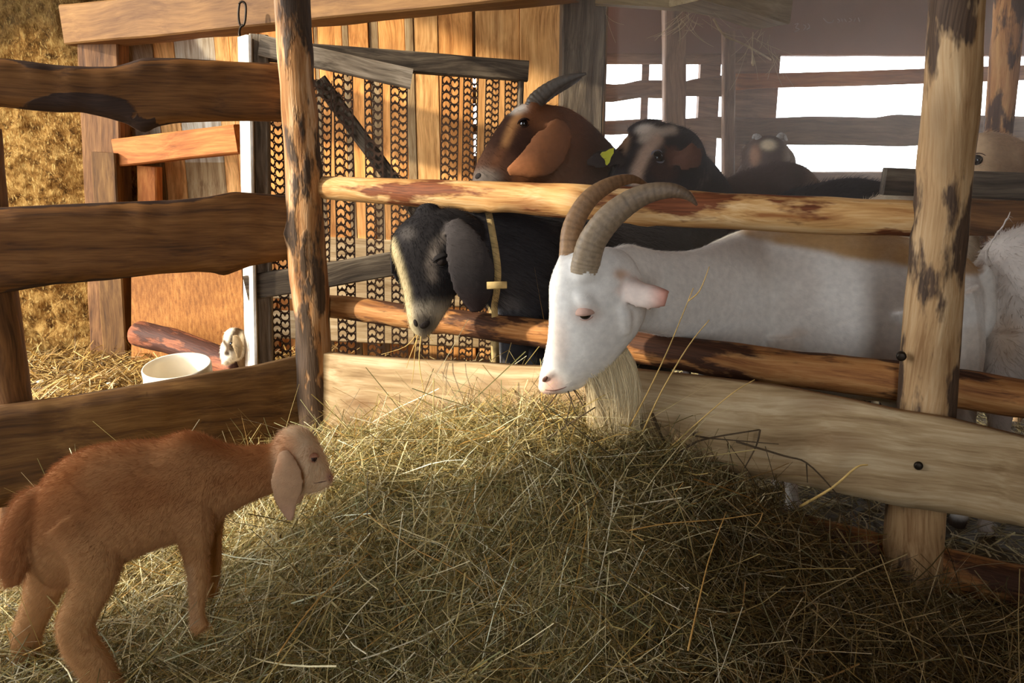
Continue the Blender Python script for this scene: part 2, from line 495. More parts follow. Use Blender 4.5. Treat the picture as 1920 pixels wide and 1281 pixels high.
    # solid backing so the wall has its thickness
build_clay()
quad_panel('wall_left_core', [(-3.15, 3.60, -0.15), (-1.72, 3.60, -0.15), (-1.72, 3.60, 2.72), (-3.15, 3.60, 2.72)], M_['clay'], 0.25, (0, 1, 0))

# ground
quad_panel('floor', [(-6, -2.5, -0.07), (6, -2.5, -0.07), (6, 8, -0.07), (-6, 8, -0.07)], M_['soil'], 0.1, (0, 0, -1))

# added gobo wall, opening shaped to place sun patches (behind the camera's left shoulder)
ca, sa = math.cos(SUN_A), math.sin(SUN_A)
def SD(s, d, z): return Vector((ca * d - sa * s, sa * d + ca * s, z))
DW = -1.5
gobo_poly = [(1.47, -0.07), (1.47, 1.10), (1.35, 1.15), (1.31, 1.31), (1.30, 1.45), (1.388, 1.475), (1.388, 1.69), (1.50, 1.71), (1.56, 2.02)]
quad_panel('sun_gobo_right', [SD(s, DW, z) for s, z in gobo_poly] + [SD(1.56, DW, 2.72), SD(-1.6, DW, 2.72), SD(-1.6, DW, -0.07)], M_['brown'], 0.06, (-ca, -sa, 0))
quad_panel('sun_gobo_left', [SD(3.9, DW, -0.07), SD(3.9, DW, 2.72), SD(4.4, DW, 2.72), SD(4.4, DW, -0.07)], M_['brown'], 0.06, (-ca, -sa, 0))
quad_panel('sun_gobo_top', [SD(1.56, DW, 2.02), SD(1.56, DW, 2.72), SD(3.9, DW, 2.72), SD(3.9, DW, 2.66), SD(2.52, DW, 2.66), SD(2.46, DW, 2.02)], M_['brown'], 0.06, (-ca, -sa, 0))
portal('gobo_portal', SD(2.5, DW - 0.05, 1.3), (ca, sa, 0), 3.0, 2.75)
# walls behind and to the right of the camera
quad_panel('wall_front', [(-0.9, -2.0, -0.07), (-0.3, -2.0, -0.07), (-0.3, -2.0, 2.72), (-0.9, -2.0, 2.72)], M_['brown'], 0.08, (0, -1, 0))
quad_panel('wall_front_side', [(0.33, -2.0, -0.07), (3.4, -2.0, -0.07), (3.4, -2.0, 2.72), (0.33, -2.0, 2.72)], M_['brown'], 0.08, (0, -1, 0))
portal('front_fill_portal', (0.015, -2.05, 1.3), (0, 1, 0), 0.63, 2.75)  # sky through a gap added in the unseen front wall for fill light
quad_panel('wall_side', [(3.4, -2.0, -0.07), (3.4, 4.1, -0.07), (3.4, 4.1, 2.72), (3.4, -2.0, 2.72)], M_['brown'], 0.08, (1, 0, 0))
quad_panel('ceiling', [(-0.78, -2.1, 2.72), (3.5, -2.1, 2.72), (3.5, 4.2, 2.72), (-3.39, 4.2, 2.72)], M_['brown'], 0.06, (0, 0, 1))

# plank wall at the back: boards in one structure mesh, each with its own tint
def build_planks():
    Y = 3.62
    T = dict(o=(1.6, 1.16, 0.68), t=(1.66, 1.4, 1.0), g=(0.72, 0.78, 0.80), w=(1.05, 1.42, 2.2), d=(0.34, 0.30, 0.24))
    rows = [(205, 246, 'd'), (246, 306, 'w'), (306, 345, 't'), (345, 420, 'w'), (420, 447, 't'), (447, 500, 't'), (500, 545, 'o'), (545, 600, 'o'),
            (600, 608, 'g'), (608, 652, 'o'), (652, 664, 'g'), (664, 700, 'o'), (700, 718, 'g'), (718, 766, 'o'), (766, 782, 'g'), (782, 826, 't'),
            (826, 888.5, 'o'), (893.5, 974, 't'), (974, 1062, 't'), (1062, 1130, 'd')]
    V, Fc, tint = [], [], []
    for i, (a, b, k) in enumerate(rows):
        xa, xb = W(a, 300, Y).x, W(b, 300, Y).x
        dz = RNG.uniform(-0.004, 0.006); gap = 0.002
        spans = [(-0.1, 2.7, k)]
        if 246 <= a < 447: spans = [(-0.1, 0.86, {'w': 'g', 't': 't'}[k]), (0.86, 2.7, k)]
        for z0, z1, kk in spans:
            mb = MB()
            M = axes_matrix(((xa + xb) / 2, Y + 0.012 + dz, (z0 + z1) / 2), (0, 0, 1), Vector((0, -1, 0)))
            mb.box(M, z1 - z0, xb - xa - gap, 0.022, 0.002)
            base = len(V); V += mb.v; Fc += [tuple(q + base for q in f) for f in mb.f]
            j = RNG.uniform(0.86, 1.08)
            tint += [[c * j for c in T[kk]]] * len(mb.v)
    # outer boarding that closes the joints, except behind the one open gap
    for a, b in ((200, 887.5), (894.5, 1135)):
        mb = MB(); xa, xb = W(a, 300, Y).x, W(b, 300, Y).x
        mb.box(axes_matrix(((xa + xb) / 2, Y + 0.05, 1.3), (0, 0, 1), Vector((0, -1, 0))), 2.8, xb - xa, 0.02)
        base = len(V); V += mb.v; Fc += [tuple(q + base for q in f) for f in mb.f]; tint += [list(T['d'])] * len(mb.v)
    for y0, y1 in ((-700, 146), (163, 194), (232, 252), (292, 700)):
        a, b = W(891, y0, Y + 0.05), W(891, y1, Y + 0.05); mb = MB()
        mb.box(axes_matrix(((a.x, Y + 0.075, (a.z + b.z) / 2)), (0, 0, 1), Vector((0, -1, 0))), a.z - b.z, 0.06, 0.02)
        base = len(V); V += mb.v; Fc += [tuple(q + base for q in f) for f in mb.f]; tint += [list(T['d'])] * len(mb.v)
    M0 = axes_matrix((-1.0, Y, 0), (0, 0, 1), Vector((0, -1, 0)))
    o = make_mesh('wall_back', V, Fc, M_['planks'], M=M0, smooth=False, cols={'tint': np.array(tint)})
    o['kind'] = 'structure'
build_planks()

# ------------------------------------------------------------------ boxes and beams
def beam(name, p0, p1, h, w, mat, parent=None, up=Vector((0, 0, 1)), bev=0.006, roll=0.0, wob=1.0):
    """timber of rectangular section from p0 to p1 (h along up, w across)"""
    p0, p1 = Vector(p0), Vector(p1)
    M = axes_matrix((p0 + p1) / 2, p1 - p0, up)
    if roll: M = M @ Matrix.Rotation(roll, 4, 'X')
    mb = MB(); mb.box(M, (p1 - p0).length, w, h, bev)
    V = np.array(mb.v); Mi = np.array(M.inverted()); L = V @ Mi[:3, :3].T + Mi[:3, 3]
    sd = hash_name(name, p0)
    n1 = vnoise(L[:, 0] * 6 + sd, np.sign(L[:, 1]) * 3 + np.sign(L[:, 2]) * 7, 5)
    L[:, 1] *= 1 + 0.03 * n1 * wob; L[:, 2] *= 1 + 0.04 * n1 * wob
    Mn = np.array(M); V = L @ Mn[:3, :3].T + Mn[:3, 3]
    return make_mesh(name, V, mb.f, mat, parent, M=M, smooth=False)
def hash_name(n, p): return (sum(ord(c) for c in n) * 0.37 + p[0] * 3.1 + p[1] * 5.7 + p[2] * 7.3) % 50

def log(name, P, R, mat, parent=None, n=22, k=8, wob=0.10, lump=()):
    """round timber through world points P, radii R, local X along it; lump = [(t, angle, size)] knots"""
    D = np.hstack([np.array([list(p) for p in P]), np.array(R)[:, None]])
    D = catmull(D, k)
    C, r = D[:, :3], D[:, 3]
    ax = Vector(C[-1] - C[0]).normalized()
    M = axes_matrix(C[0], ax)
    T = np.gradient(C, axis=0); T /= np.linalg.norm(T, axis=1)[:, None]
    y = np.array(M.col[1][:3]); z = np.array(M.col[2][:3])
    ph = np.linspace(0, 2 * np.pi, n, endpoint=False)
    s = np.concatenate([[0], np.cumsum(np.linalg.norm(np.diff(C, axis=0), axis=1))])
    sd = hash_name(name, P[0])
    V = []
    tt = s / s[-1]
    rr = r[:, None] * (1 + wob * 0.5 * vnoise(s[:, None] * 5 + sd, np.cos(ph)[None, :] * 1.3 + sd, 3) + wob * 0.35 * vnoise(s[:, None] * 15 + sd, ph[None, :] * 0 + np.sin(ph)[None, :] * 2.2, 8))
    for (t0, a0, sz) in lump:
        da = np.arctan2(np.sin(ph - a0), np.cos(ph - a0))
        rr += sz * np.exp(-((tt[:, None] - t0) * s[-1] / (1.6 * sz + 0.008)) ** 2 - (da[None, :] * r[:, None] / (1.6 * sz + 0.004)) ** 2)
    V = C[:, None, :] + rr[..., None] * (np.cos(ph)[None, :, None] * y + np.sin(ph)[None, :, None] * z)
    m = len(C); V = V.reshape(-1, 3)
    idx = np.arange(m * n).reshape(m, n)
    Fq = [(int(idx[i, j]), int(idx[i, (j + 1) % n]), int(idx[i + 1, (j + 1) % n]), int(idx[i + 1, j])) for i in range(m - 1) for j in range(n)]
    Fq += [tuple(int(v) for v in idx[0][::-1]), tuple(int(v) for v in idx[-1])]
    return make_mesh(name, V, Fq, mat, parent, M=M)

def slab(name, p0, dirv, nrm, top, bot, thick, mat, parent=None, ns=90, nv=9, wane=0.012, barkfn=None, seed=0):
    """live-edge board: outline traced on the plane through p0 with normal nrm (towards the camera side)"""
    dirv = Vector(dirv).normalized(); nrm = Vector(nrm).normalized()
    lo = max(top[0][0], bot[0][0]); hi = min(top[-1][0], bot[-1][0])
    xs = np.linspace(lo, hi, ns)
    ty = np.interp(xs, [p[0] for p in top], [p[1] for p in top]); by = np.interp(xs, [p[0] for p in bot], [p[1] for p in bot])
    # soften traced corners
    ker = np.array([1, 2, 1.0]) / 4
    for a in (ty, by):
        a[1:-1] = np.convolve(a, ker, 'valid')
    fr = np.linspace(0, 1, nv)
    V = []; bk = []
    for i, x in enumerate(xs):
        T = on_plane(x, ty[i], p0, nrm); B = on_plane(x, by[i], p0, nrm)
        H = (T - B).length
        for j, f in enumerate(fr):
            e = min(f, 1 - f) * H
            ins = wane * max(0.0, 1 - e / 0.02) ** 1.5 if f > 0 and f < 1 else wane
            P = B.lerp(T, f) - nrm * (ins + 0.002 * float(vnoise(x * 0.03 + seed, f * 3, seed + 4)))
            V.append(P)
            if barkfn: bk.append(barkfn(x, by[i] + (ty[i] - by[i]) * f, f))
        for j, f in enumerate(fr[::-1]):
            e = min(f, 1 - f) * H
            ins = wane * max(0.0, 1 - e / 0.02) ** 1.5 if f > 0 and f < 1 else wane
            P = B.lerp(T, f) - nrm * (thick - ins)
            V.append(P)
            if barkfn: bk.append(0.0)
    n = 2 * nv; Fq = []
    for i in range(ns - 1):
        for j in range(n):
            k = (j + 1) % n
            Fq.append((i * n + j, (i + 1) * n + j, (i + 1) * n + k, i * n + k))
    Fq.append(tuple(reversed(range(n)))); Fq.append(tuple((ns - 1) * n + j for j in range(n)))
    M = axes_matrix(V[0], dirv)
    return make_mesh(name, np.array([list(v) for v in V]), Fq, mat, parent, M=M, cols={'bark': np.array(bk)} if barkfn else None)

def pxlog(name, pts, Y, mat, parent=None, **kw):
    """log traced in the photo: pts = (px, py, half width px), Y a number or a list"""
    Ys = Y if isinstance(Y, (list, tuple)) else [Y] * len(pts)
    P = [W(a, b, y) for (a, b, r), y in zip(pts, Ys)]
    R = [r * mpp(p) for (a, b, r), p in zip(pts, P)]
    return log(name, P, R, mat, parent, **kw)

# ------------------------------------------------------------------ fence lines
C0 = Vector((-0.54, 2.0, 0)); R0 = Vector((0.82, 1.435, 0)); L0 = Vector((-1.16, 1.70, 0))
DR = (R0 - C0).normalized(); NR = Vector((DR.y, -DR.x, 0))     # towards the camera
DL = (L0 - C0).normalized(); NL = Vector((-DL.y, DL.x, 0))
if NR.y > 0: NR = -NR
if NL.y > 0: NL = -NL
def on_right(px, py, off=0.0): return on_plane(px, py, C0 + NR * off, NR)
def on_left(px, py, off=0.0): return on_plane(px, py, C0 + NL * off, NL)

# corner post
o = pxlog('corner_post', [(543, -190, 33), (547, -60, 33), (549, 30, 33), (554, 120, 33), (563, 230, 34), (570, 350, 33), (576, 480, 33), (588, 650, 34), (595, 800, 35), (602, 925, 36)], 2.0, M_['post_bark'], n=40, k=10, wob=0.16,
          lump=[(0.33, 3.6, 0.012), (0.52, 1.2, 0.010), (0.62, 3.3, 0.010), (0.75, 2.5, 0.012)])
tag(o, 'patchily barked round post at the inner corner of the pen', 'post', 'round posts of the pen')
# right post
o = pxlog('pen_post', [(1803, -170, 49), (1796, -40, 49), (1791, 60, 49), (1783, 200, 50), (1765, 400, 49), (1748, 600, 49), (1736, 770, 49), (1715, 955, 50), (1706, 1120, 51)], 1.455, M_['post'], n=40, k=10, wob=0.07,
          lump=[(0.45, 3.4, 0.004)])
tag(o, 'pale peeled round post behind the wide sawn board, beside the white goat', 'post', 'round posts of the pen')

# left fence
lf = thing('slab_fence', C0 + DL * 0.7 + Vector((0, 0, -0.06)), 'dark slab fence of live-edge boards left of the corner post', 'fence')
def bark_top(x, y, f):
    m = blob(np.array([x]), np.array([y]), 150, 205, 135, 42, 0.35)[0]
    e = 1.0 if f < 0.06 or f > 0.94 else 0.0
    return max(m, 0.9 * e, float(blob(np.array([x]), np.array([y]), 275, 235, 30, 25, 0.4)[0]), 0.8 * float(blob(np.array([x]), np.array([y]), 120, 122, 110, 16, .5)[0]))
def bark_edge(x, y, f): return 0.9 if f < 0.03 or f > 0.95 else 0.0
slab('slab_rail', C0 - NL * 0.02, DL, NL,
     [(-150, 107), (0, 108), (40, 112), (80, 118), (120, 122), (170, 124), (215, 124), (245, 115), (268, 107), (340, 108), (430, 114), (532, 118), (560, 119)],
     [(-150, 198), (0, 199), (60, 206), (110, 210), (150, 209), (200, 220), (240, 232), (262, 247), (278, 249), (290, 238), (330, 230), (400, 227), (470, 226), (532, 228), (560, 228)],
     0.042, M_['slab'], lf, barkfn=bark_top, seed=1)
slab('slab_rail', C0 - NL * 0.02, DL, NL,
     [(-150, 394), (0, 390), (100, 385), (220, 380), (330, 376), (390, 370), (440, 360), (480, 363), (545, 368), (575, 370)],
     [(-150, 562), (0, 552), (100, 535), (200, 527), (300, 515), (370, 511), (405, 513), (418, 520), (440, 512), (470, 500), (545, 487), (575, 485)],
     0.042, M_['slab'], lf, barkfn=bark_edge, seed=2)
slab('bottom_board', C0 - NL * 0.02, DL, NL,
     [(-150, 790), (0, 765), (130, 748), (290, 722), (400, 702), (480, 690), (560, 671), (590, 668)],
     [(-150, 975), (0, 953), (45, 946), (200, 925), (350, 900), (480, 880), (556, 868), (590, 864)],
     0.035, M_['board_dark'], lf, wane=0.004, seed=3)
P = [on_left(-48, 240, -0.10), on_left(-30, 420, -0.10), on_left(-2, 640, -0.10), on_left(22, 800, -0.10), on_left(36, 1010, -0.10)]
log('upright', P, [0.05, 0.05, 0.052, 0.05, 0.05], M_['brown'], lf, wob=0.08)

# right fence: two peeled logs and a wide board
rf = thing('log_fence', C0 + DR * 0.8 + Vector((0, 0, -0.06)), 'pen fence of two peeled log rails above a wide sawn board', 'fence')
def rlog(name, pts, off, mat, **kw):
    P = [on_right(a, b, off) for a, b, r in pts]
    R = [r * mpp(p) for (a, b, r), p in zip(pts, P)]
    return log(name, P, R, mat, rf, **kw)
rlog('upper_rail', [(585, 350, 20), (640, 354, 22), (760, 361, 25), (900, 367, 28), (1050, 376, 31), (1200, 386, 33), (1380, 397, 34), (1560, 405, 35), (1700, 410, 34), (1725, 411, 34)], -0.03, M_['rail'], k=10, n=32, wob=0.10,
     lump=[(0.33, 4.4, 0.009), (0.37, 4.0, 0.008), (0.62, 4.8, 0.006)])
rlog('lower_rail', [(590, 572, 19), (650, 578, 21), (800, 598, 24), (1000, 623, 27), (1200, 652, 29), (1400, 681, 33), (1560, 700, 34), (1700, 716, 35), (1920, 748, 37), (2080, 770, 37)], -0.075, M_['rail_red'], k=10, n=32, wob=0.14,
     lump=[(0.2, 4.6, 0.008), (0.47, 4.9, 0.008), (0.6, 3.9, 0.01)])
BO = 0.074
slab('wide_board', C0 + NR * BO, DR, NR,
     [(606, 664), (640, 670), (780, 679), (890, 684), (960, 690), (1180, 697), (1300, 710), (1450, 728), (1600, 757), (1690, 777), (1780, 791), (1920, 826), (2080, 866)],
     [(606, 812), (760, 815), (1000, 836), (1200, 862), (1290, 876), (1400, 892), (1500, 910), (1690, 952), (1800, 968), (1920, 990), (2080, 1018)],
     0.038, M_['board'], rf, wane=0.004, ns=120, seed=5)
# knot and bolts on it
def bolt(px, py, off, parent, r=0.008, name='bolt'):
    p = on_right(px, py, off)
    V, Fq = tube([p - NR * 0.006, p + NR * 0.004, p + NR * 0.0065], [r, r, r * 0.6], 14, 2)
    make_mesh(name, V, Fq, M_['iron'], parent)
bolt(1722, 873, BO, rf)
bolt(1690, 668, 0.03, rf, 0.009)
# a low board under the wide one, showing at its left end
beam('low_board', on_right(628, 826, 0.02), on_right(1000, 870, 0.02), 0.05, 0.03, M_['orange'], rf)
# sill log along the ground
o = pxlog('sill_log', [(1330, 960, 34), (1500, 1000, 36), (1650, 1040, 38), (1800, 1075, 40), (1950, 1112, 42), (2100, 1150, 44)],
          [1.68, 1.60, 1.535, 1.48, 1.43, 1.38], M_['rail_red'], wob=0.12)
tag(o, 'reddish log lying along the ground behind the right post', 'log')

# ------------------------------------------------------------------ top beam, hook and timbers by the clay wall
def beam_px(name, a, b, h, w, mat, parent=None, **kw): return beam(name, W(*a), W(*b), h, w, mat, parent, **kw)
bo = beam_px('ceiling_beam', (143, 52, 3.46), (1075, -52, 2.66), 0.155, 0.14, M_['beam'])
tag(bo, 'thick yellow squared timber under the ceiling with a hook hanging from it', 'beam')
hk = thing('hook', W(453, 30, 3.0), 'dark wire hook hanging from the yellow ceiling timber', 'hook')
P = [W(449, 6, 2.98), W(447, 25, 2.98), W(449, 44, 2.98), W(454, 49, 2.98), W(459, 42, 2.98), W(461, 22, 2.98), W(460, 8, 2.98), W(454, 3, 2.98), W(449, 6, 2.98)]
V, Fq = tube(P, [0.0042] * len(P), 8, 4); make_mesh('loop', V, Fq, M_['iron'], hk)
P = [W(455, 46, 2.98), W(450, 54, 2.98), W(449, 66, 2.97), W(452, 71, 2.97)]
V, Fq = tube(P, [0.0045, 0.004, 0.005, 0.003], 8, 4); make_mesh('wire', V, Fq, M_['iron'], hk)

def post_px(name, a, b, w, d, mat, label=None, cat='post', parent=None, **kw):
    o = beam(name, W(*a), W(*b), w, d, mat, parent, up=Vector((1, 0, 0)), **kw)
    if label: tag(o, label, cat)
    return o
post_px('wall_post', (193, 60, 3.45), (214, 668, 3.45), 0.165, 0.10, M_['brown'], 'wide dark brown post between the clay wall and the plank wall')
post_px('stub_post', (200, 286, 3.38), (222, 668, 3.38), 0.105, 0.07, M_['board_dark'], 'short grey squared post in front of the dark wall post')
post_px('stud', (281, 312, 3.47), (284, 500, 3.47), 0.085, 0.07, M_['orange'], 'short upright stud under the orange cross timber')
ob = beam_px('cross_timber', (226, 287, 3.42), (452, 260, 3.32), 0.115, 0.09, M_['orange'])
tag(ob, 'orange cross timber nailed over the planks left of the gate', 'beam')
os_ = quad_panel('chipboard_sheet', [W(246, 500, 3.34), W(452, 480, 3.34), W(462, 705, 3.30), (W(243, 660, 3.30).x, 3.30, -0.02), ], None or M_['orange'], 0.012, (0, 1, 0), kind=None)
os_.data.materials.clear(); M_['osb'] = wood('chipboard', lin((128, 78, 34)), lin((160, 102, 46)), lin((186, 128, 66)), knots=0.0, gs=(70, 70, 16), bump=0.2); os_.data.materials.append(M_['osb'])
tag(os_, 'orange chipboard sheet leaning on the wall behind the bucket', 'board')
# weathered post between the planks and the windows
o = post_px('grey_post', (1094, -60, 3.0), (1082, 560, 2.98), 0.155, 0.14, M_['grey_dark'], 'weathered grey-brown post between the plank wall and the windows')

# fallen log and bucket
o = pxlog('fallen_log', [(262, 626, 25), (320, 640, 26), (380, 662, 25), (450, 694, 26)], [3.20, 3.12, 3.02, 2.90], M_['log_bark'], wob=0.12, n=28)
tag(o, 'reddish barked log lying against the chipboard behind the bucket', 'log')

def build_bucket():
    c = W(339, 732, 2.60); c.z = 0.0
    rim_c = W(339, 678, 2.60)
    t = thing('bucket', (rim_c.x, rim_c.y, -0.04), 'white plastic bucket of milky water on the straw beyond the slab fence', 'bucket')
    H = rim_c.z + 0.04
    M = Matrix.Translation((rim_c.x, rim_c.y, -0.04)) @ Matrix.Rotation(math.radians(9), 4, 'X')
    prof = [(0.0, 0.004), (0.085, 0.0), (0.090, 0.004), (0.103, H * 0.72), (0.1045, H * 0.80), (0.111, H * 0.81), (0.112, H * 0.975), (0.109, H), (0.105, H * 0.99), (0.104, H * 0.9), (0.089, 0.02), (0.0, 0.016)]
    n = 48; V = []; Fq = []
    for r, z in prof:
        for j in range(n):
            a = 2 * math.pi * j / n
            V.append(M @ Vector((r * math.cos(a), r * math.sin(a), z)))
    for i in range(len(prof) - 1):
        for j in range(n):
            k = (j + 1) % n
            Fq.append((i * n + j, i * n + k, (i + 1) * n + k, (i + 1) * n + j))
    make_mesh('shell', V, Fq, M_['plastic'], t)
    zw = H * 0.62; rw = 0.0975
    V = [M @ Vector((0, 0, zw))] + [M @ Vector((rw * math.cos(2 * math.pi * j / n), rw * math.sin(2 * math.pi * j / n), zw)) for j in range(n)]
    V += [Vector(v) - Vector((0, 0, 0.01)) for v in V[1:]]
    Fq = [(0, 1 + j, 1 + (j + 1) % n) for j in range(n)] + [(1 + j, 1 + n + j, 1 + n + (j + 1) % n, 1 + (j + 1) % n) for j in range(n)]
    make_mesh('water', V, Fq, M_['water'], t)
    # wire handle hanging down the side facing the camera
    P = [M @ Vector((0.115 * math.cos(a), 0.115 * math.sin(a), H * 0.8 - 0.055 * math.sin(math.pi * i / 16))) for i, a in enumerate(np.linspace(math.pi, 2 * math.pi, 17))]
    V, Fq = tube(P, [0.0022] * 17, 8, 2); make_mesh('handle', V, Fq, M_['plastic'], t)
build_bucket()

# ------------------------------------------------------------------ gate of perforated strips
G0 = W(470, 400, 2.88); G1 = W(985, 400, 3.02)
GD = (G1 - G0); GD.z = 0; GD.normalize()
GN = Vector((GD.y, -GD.x, 0));
if GN.y > 0: GN = -GN
def on_gate(px, py, off=0.0): return on_plane(px, py, G0 + GN * off, GN)
gate = thing('gate', on_gate(700, 690) * 1.0, 'old gate of perforated metal strips in a weathered wooden frame', 'gate')
gate_base = gate
def gbeam(name, a, b, h, w, off, mat, **kw): return beam(name, on_gate(a[0], a[1], off), on_gate(b[0], b[1], off), h, w, mat, gate, **kw)
def gpost(name, a, b, w, d, off, mat): return beam(name, on_gate(a[0], a[1], off), on_gate(b[0], b[1], off), w, d, mat, gate, up=GD)
beam('white_batten', on_gate(459, 68, 0.05), on_gate(472, 712, 0.05), 0.098, 0.02, M_['white_paint'], gate, up=Vector((0.6, -0.8, 0)))
gpost('gate_stile', (486, 66), (497, 712), 0.062, 0.05, 0.02, M_['grey'])
gbeam('top_rail', (500, 96), (990, 134), 0.072, 0.035, 0.015, M_['grey_dark'])
gbeam('head_board', (487, 85), (772, 148), 0.070, 0.03, 0.062, M_['grey'])
gbeam('diagonal_brace', (598, 150), (800, 425), 0.055, 0.025, -0.035, M_['grey_dark'])
gbeam('cross_rail', (462, 541), (752, 492), 0.092, 0.03, 0.060, M_['grey_dark'])
gpost('gate_stile', (978, 118), (960, 690), 0.02, 0.03, 0.0, M_['grey_dark'])
# perforated strip: two columns of crescent punchings, real holes
def strip_mesh(name, top, bot, wpx, off):
    a, b = on_gate(top[0], top[1], off), on_gate(bot[0], bot[1], off)
    wid = wpx * mpp(a) * 2
    ax = (b - a); Ln = ax.length; ax.normalize()
    M = axes_matrix(a, ax, GN.cross(ax))   # local x down the strip, z across, y = normal
    edge = wid * 0.05; cw = (wid - 2 * edge) / 2
    ch = cw * 0.97
    rows = int(Ln / ch)
    V = []; Fq = []
    def cell(x0, z0, w, h, kind):
        """quads between the cell border and a crescent hole"""
        r = min(w, h) * 0.46
        pts = []
        sgn = 1 if kind == 0 else -1
        n = 22
        star = (0.0, 0.48 * r * -sgn)       # (z, x) local, star centre
        circ = [(r * math.sin(t), -sgn * r * math.cos(t)) for t in np.linspace(-2.45, 2.45, n)]
        out = [(z, x) for z, x in circ] + [(r * 0.30, sgn * r * 0.45), (0.0, -sgn * r * 0.08), (-r * 0.30, sgn * r * 0.45)]
        m = len(out); base = len(V)
        cx, cz = x0 + h / 2, z0 + w / 2
        for z, x in out: V.append((cx + x, 0.0, cz + z * 0.98))
        for z, x in out:
            dz, dx = z - star[0], x - star[1]
            tz = (w / 2 * (1 if dz > 0 else -1) - star[0]) / dz if abs(dz) > 1e-9 else 1e9
            tx = (h / 2 * (1 if dx > 0 else -1) - star[1]) / dx if abs(dx) > 1e-9 else 1e9
            t = max(1.0, min(tz, tx)); V.append((cx + star[1] + dx * t, 0.0, cz + star[0] + dz * t))
        for j in range(m):
            k = (j + 1) % m
            Fq.append((base + j, base + k, base + m + k, base + m + j))
    for i in range(rows):
        for c in (0, 1):
            x0 = i * ch + (0.35 * ch if c else 0)
            cell(x0, -wid / 2 + edge + c * cw, cw, ch, c)
    for s in (-1, 1):
        b0 = len(V); z0 = s * wid / 2; z1 = s * (wid / 2 - edge)
        V += [(0, 0, z0), (Ln, 0, z0), (Ln, 0, z1), (0, 0, z1)]; Fq.append((b0, b0 + 1, b0 + 2, b0 + 3))
    V = np.array(V) @ np.array(M)[:3, :3].T + np.array(M)[:3, 3]
    o = make_mesh(name, V, Fq, M_['steel'], gate, M=M, smooth=False)
    so = o.modifiers.new('thickness', 'SOLIDIFY'); so.thickness = 0.0025; so.offset = 0
    return o
for top, bot, wp, off in [((508, 118), (531, 705), 18, -0.012), ((606, 150), (600, 705), 17, -0.012), ((643, 130), (652, 705), 18.5, -0.012), ((700, 140), (706, 705), 17.5, -0.012), ((748, 150), (750, 705), 16.5, -0.012),
                          ((846, 112), (834, 705), 17, -0.012), ((884, 112), (872, 705), 14.5, -0.012), ((925, 112), (908, 705), 13.5, -0.012), ((960, 112), (950, 705), 13, -0.012), ((789, 420), (791, 705), 15, -0.012)]:
    strip_mesh('perforated_strip', top, bot, wp, off)
# pale boards low behind the gate
for i, (z, h) in enumerate([(0.30, 0.12), (0.12, 0.13), (0.47, 0.11)]):
    a = W(500, 600, 3.40); b = W(1000, 600, 3.48)
    o = beam('wall_board', (a.x, 3.42, z + 0.03), (b.x, 3.42, z - 0.03), h, 0.02, M_['board'])
    tag(o, ['pale plank low on the wall behind the gate, middle of three', 'pale plank nearest the floor behind the gate', 'pale plank behind the gate, highest of three'][i], 'plank', 'planks behind the gate')

# ------------------------------------------------------------------ window side
WY = 3.98
def wpanel(name, x0, y0, x1, y1, Y, mat, d=0.05, jag=0.0):
    a, b = W(x0, y0, Y), W(x1, y1, Y)
    zt, zb = a.z, b.z
    return beam(name, (a.x, Y + d / 2, (zt + zb) / 2), (b.x, Y + d / 2, (zt + zb) / 2), zt - zb, d, mat, wob=0.06)
# low wall under the windows, and the fascia over them
o = wpanel('wall_right', 1100, 322, 2080, 700, WY, M_['slat'], 0.06); o['kind'] = 'structure'
o = wpanel('trim_fascia', 1100, -440, 2080, 104, WY, M_['panel'], 0.05); o['kind'] = 'structure'
o = wpanel('trim_lintel', 1120, 100, 1400, 120, WY - 0.03, M_['slat'], 0.03); o['kind'] = 'structure'
o = wpanel('trim_corner', 1376, 100, 1447, 330, WY - 0.02, M_['slat'], 0.05); o['kind'] = 'structure'
o = wpanel('window_1', 1315, 100, 1340, 330, WY - 0.015, M_['slat'], 0.05); o['kind'] = 'structure'
o = wpanel('window_2', 1205, 110, 1210, 330, WY + 0.02, M_['slat'], 0.02); o['kind'] = 'structure'
portal('window_light', (W(1500, 210, WY + 0.08).x, WY + 0.08, 1.09), (0, -1, 0), 3.4, 0.62)
post_px('window_post', (1264, -60, 3.66), (1262, 520, 3.66), 0.095, 0.08, M_['slat'], 'squared brown post in front of the left window')
post_px('window_stud', (1366, 60, 3.80), (1364, 520, 3.80), 0.055, 0.05, M_['slat'], 'narrow upright stud at the corner of the two windows')
def wslab(name, top, bot, Y, mat, label, th=0.03):
    o = slab(name, Vector((0, Y, 0)), Vector((1, 0, 0)), Vector((0, -1, 0)), top, bot, th, mat, None, ns=70, wane=0.006, seed=int(top[0][1]))
    tag(o, label, 'board', 'boards across the windows'); return o
wslab('window_board', [(1105, 152), (1120, 155), (1150, 158), (1170, 157), (1200, 150), (1245, 150), (1280, 154), (1300, 148), (1368, 139)], [(1105, 190), (1150, 191), (1200, 183), (1245, 184), (1290, 180), (1368, 181)], 3.86, M_['slat'], 'wavy brown board across the left window, upper of its two')
wslab('window_board', [(1105, 228), (1150, 226), (1200, 223), (1245, 224), (1290, 222), (1330, 219), (1368, 218)], [(1105, 252), (1150, 253), (1200, 250), (1260, 248), (1300, 252), (1368, 262)], 3.86, M_['slat'], 'wavy brown board across the left window, lower of its two')
wslab('window_board', [(1374, 138), (1450, 137), (1600, 133), (1740, 128), (1920, 122), (2060, 118)], [(1374, 169), (1450, 164), (1600, 161), (1740, 156), (1920, 150), (2060, 146)], 3.84, M_['orange'], 'straight orange-brown board across the right window, upper of its two')
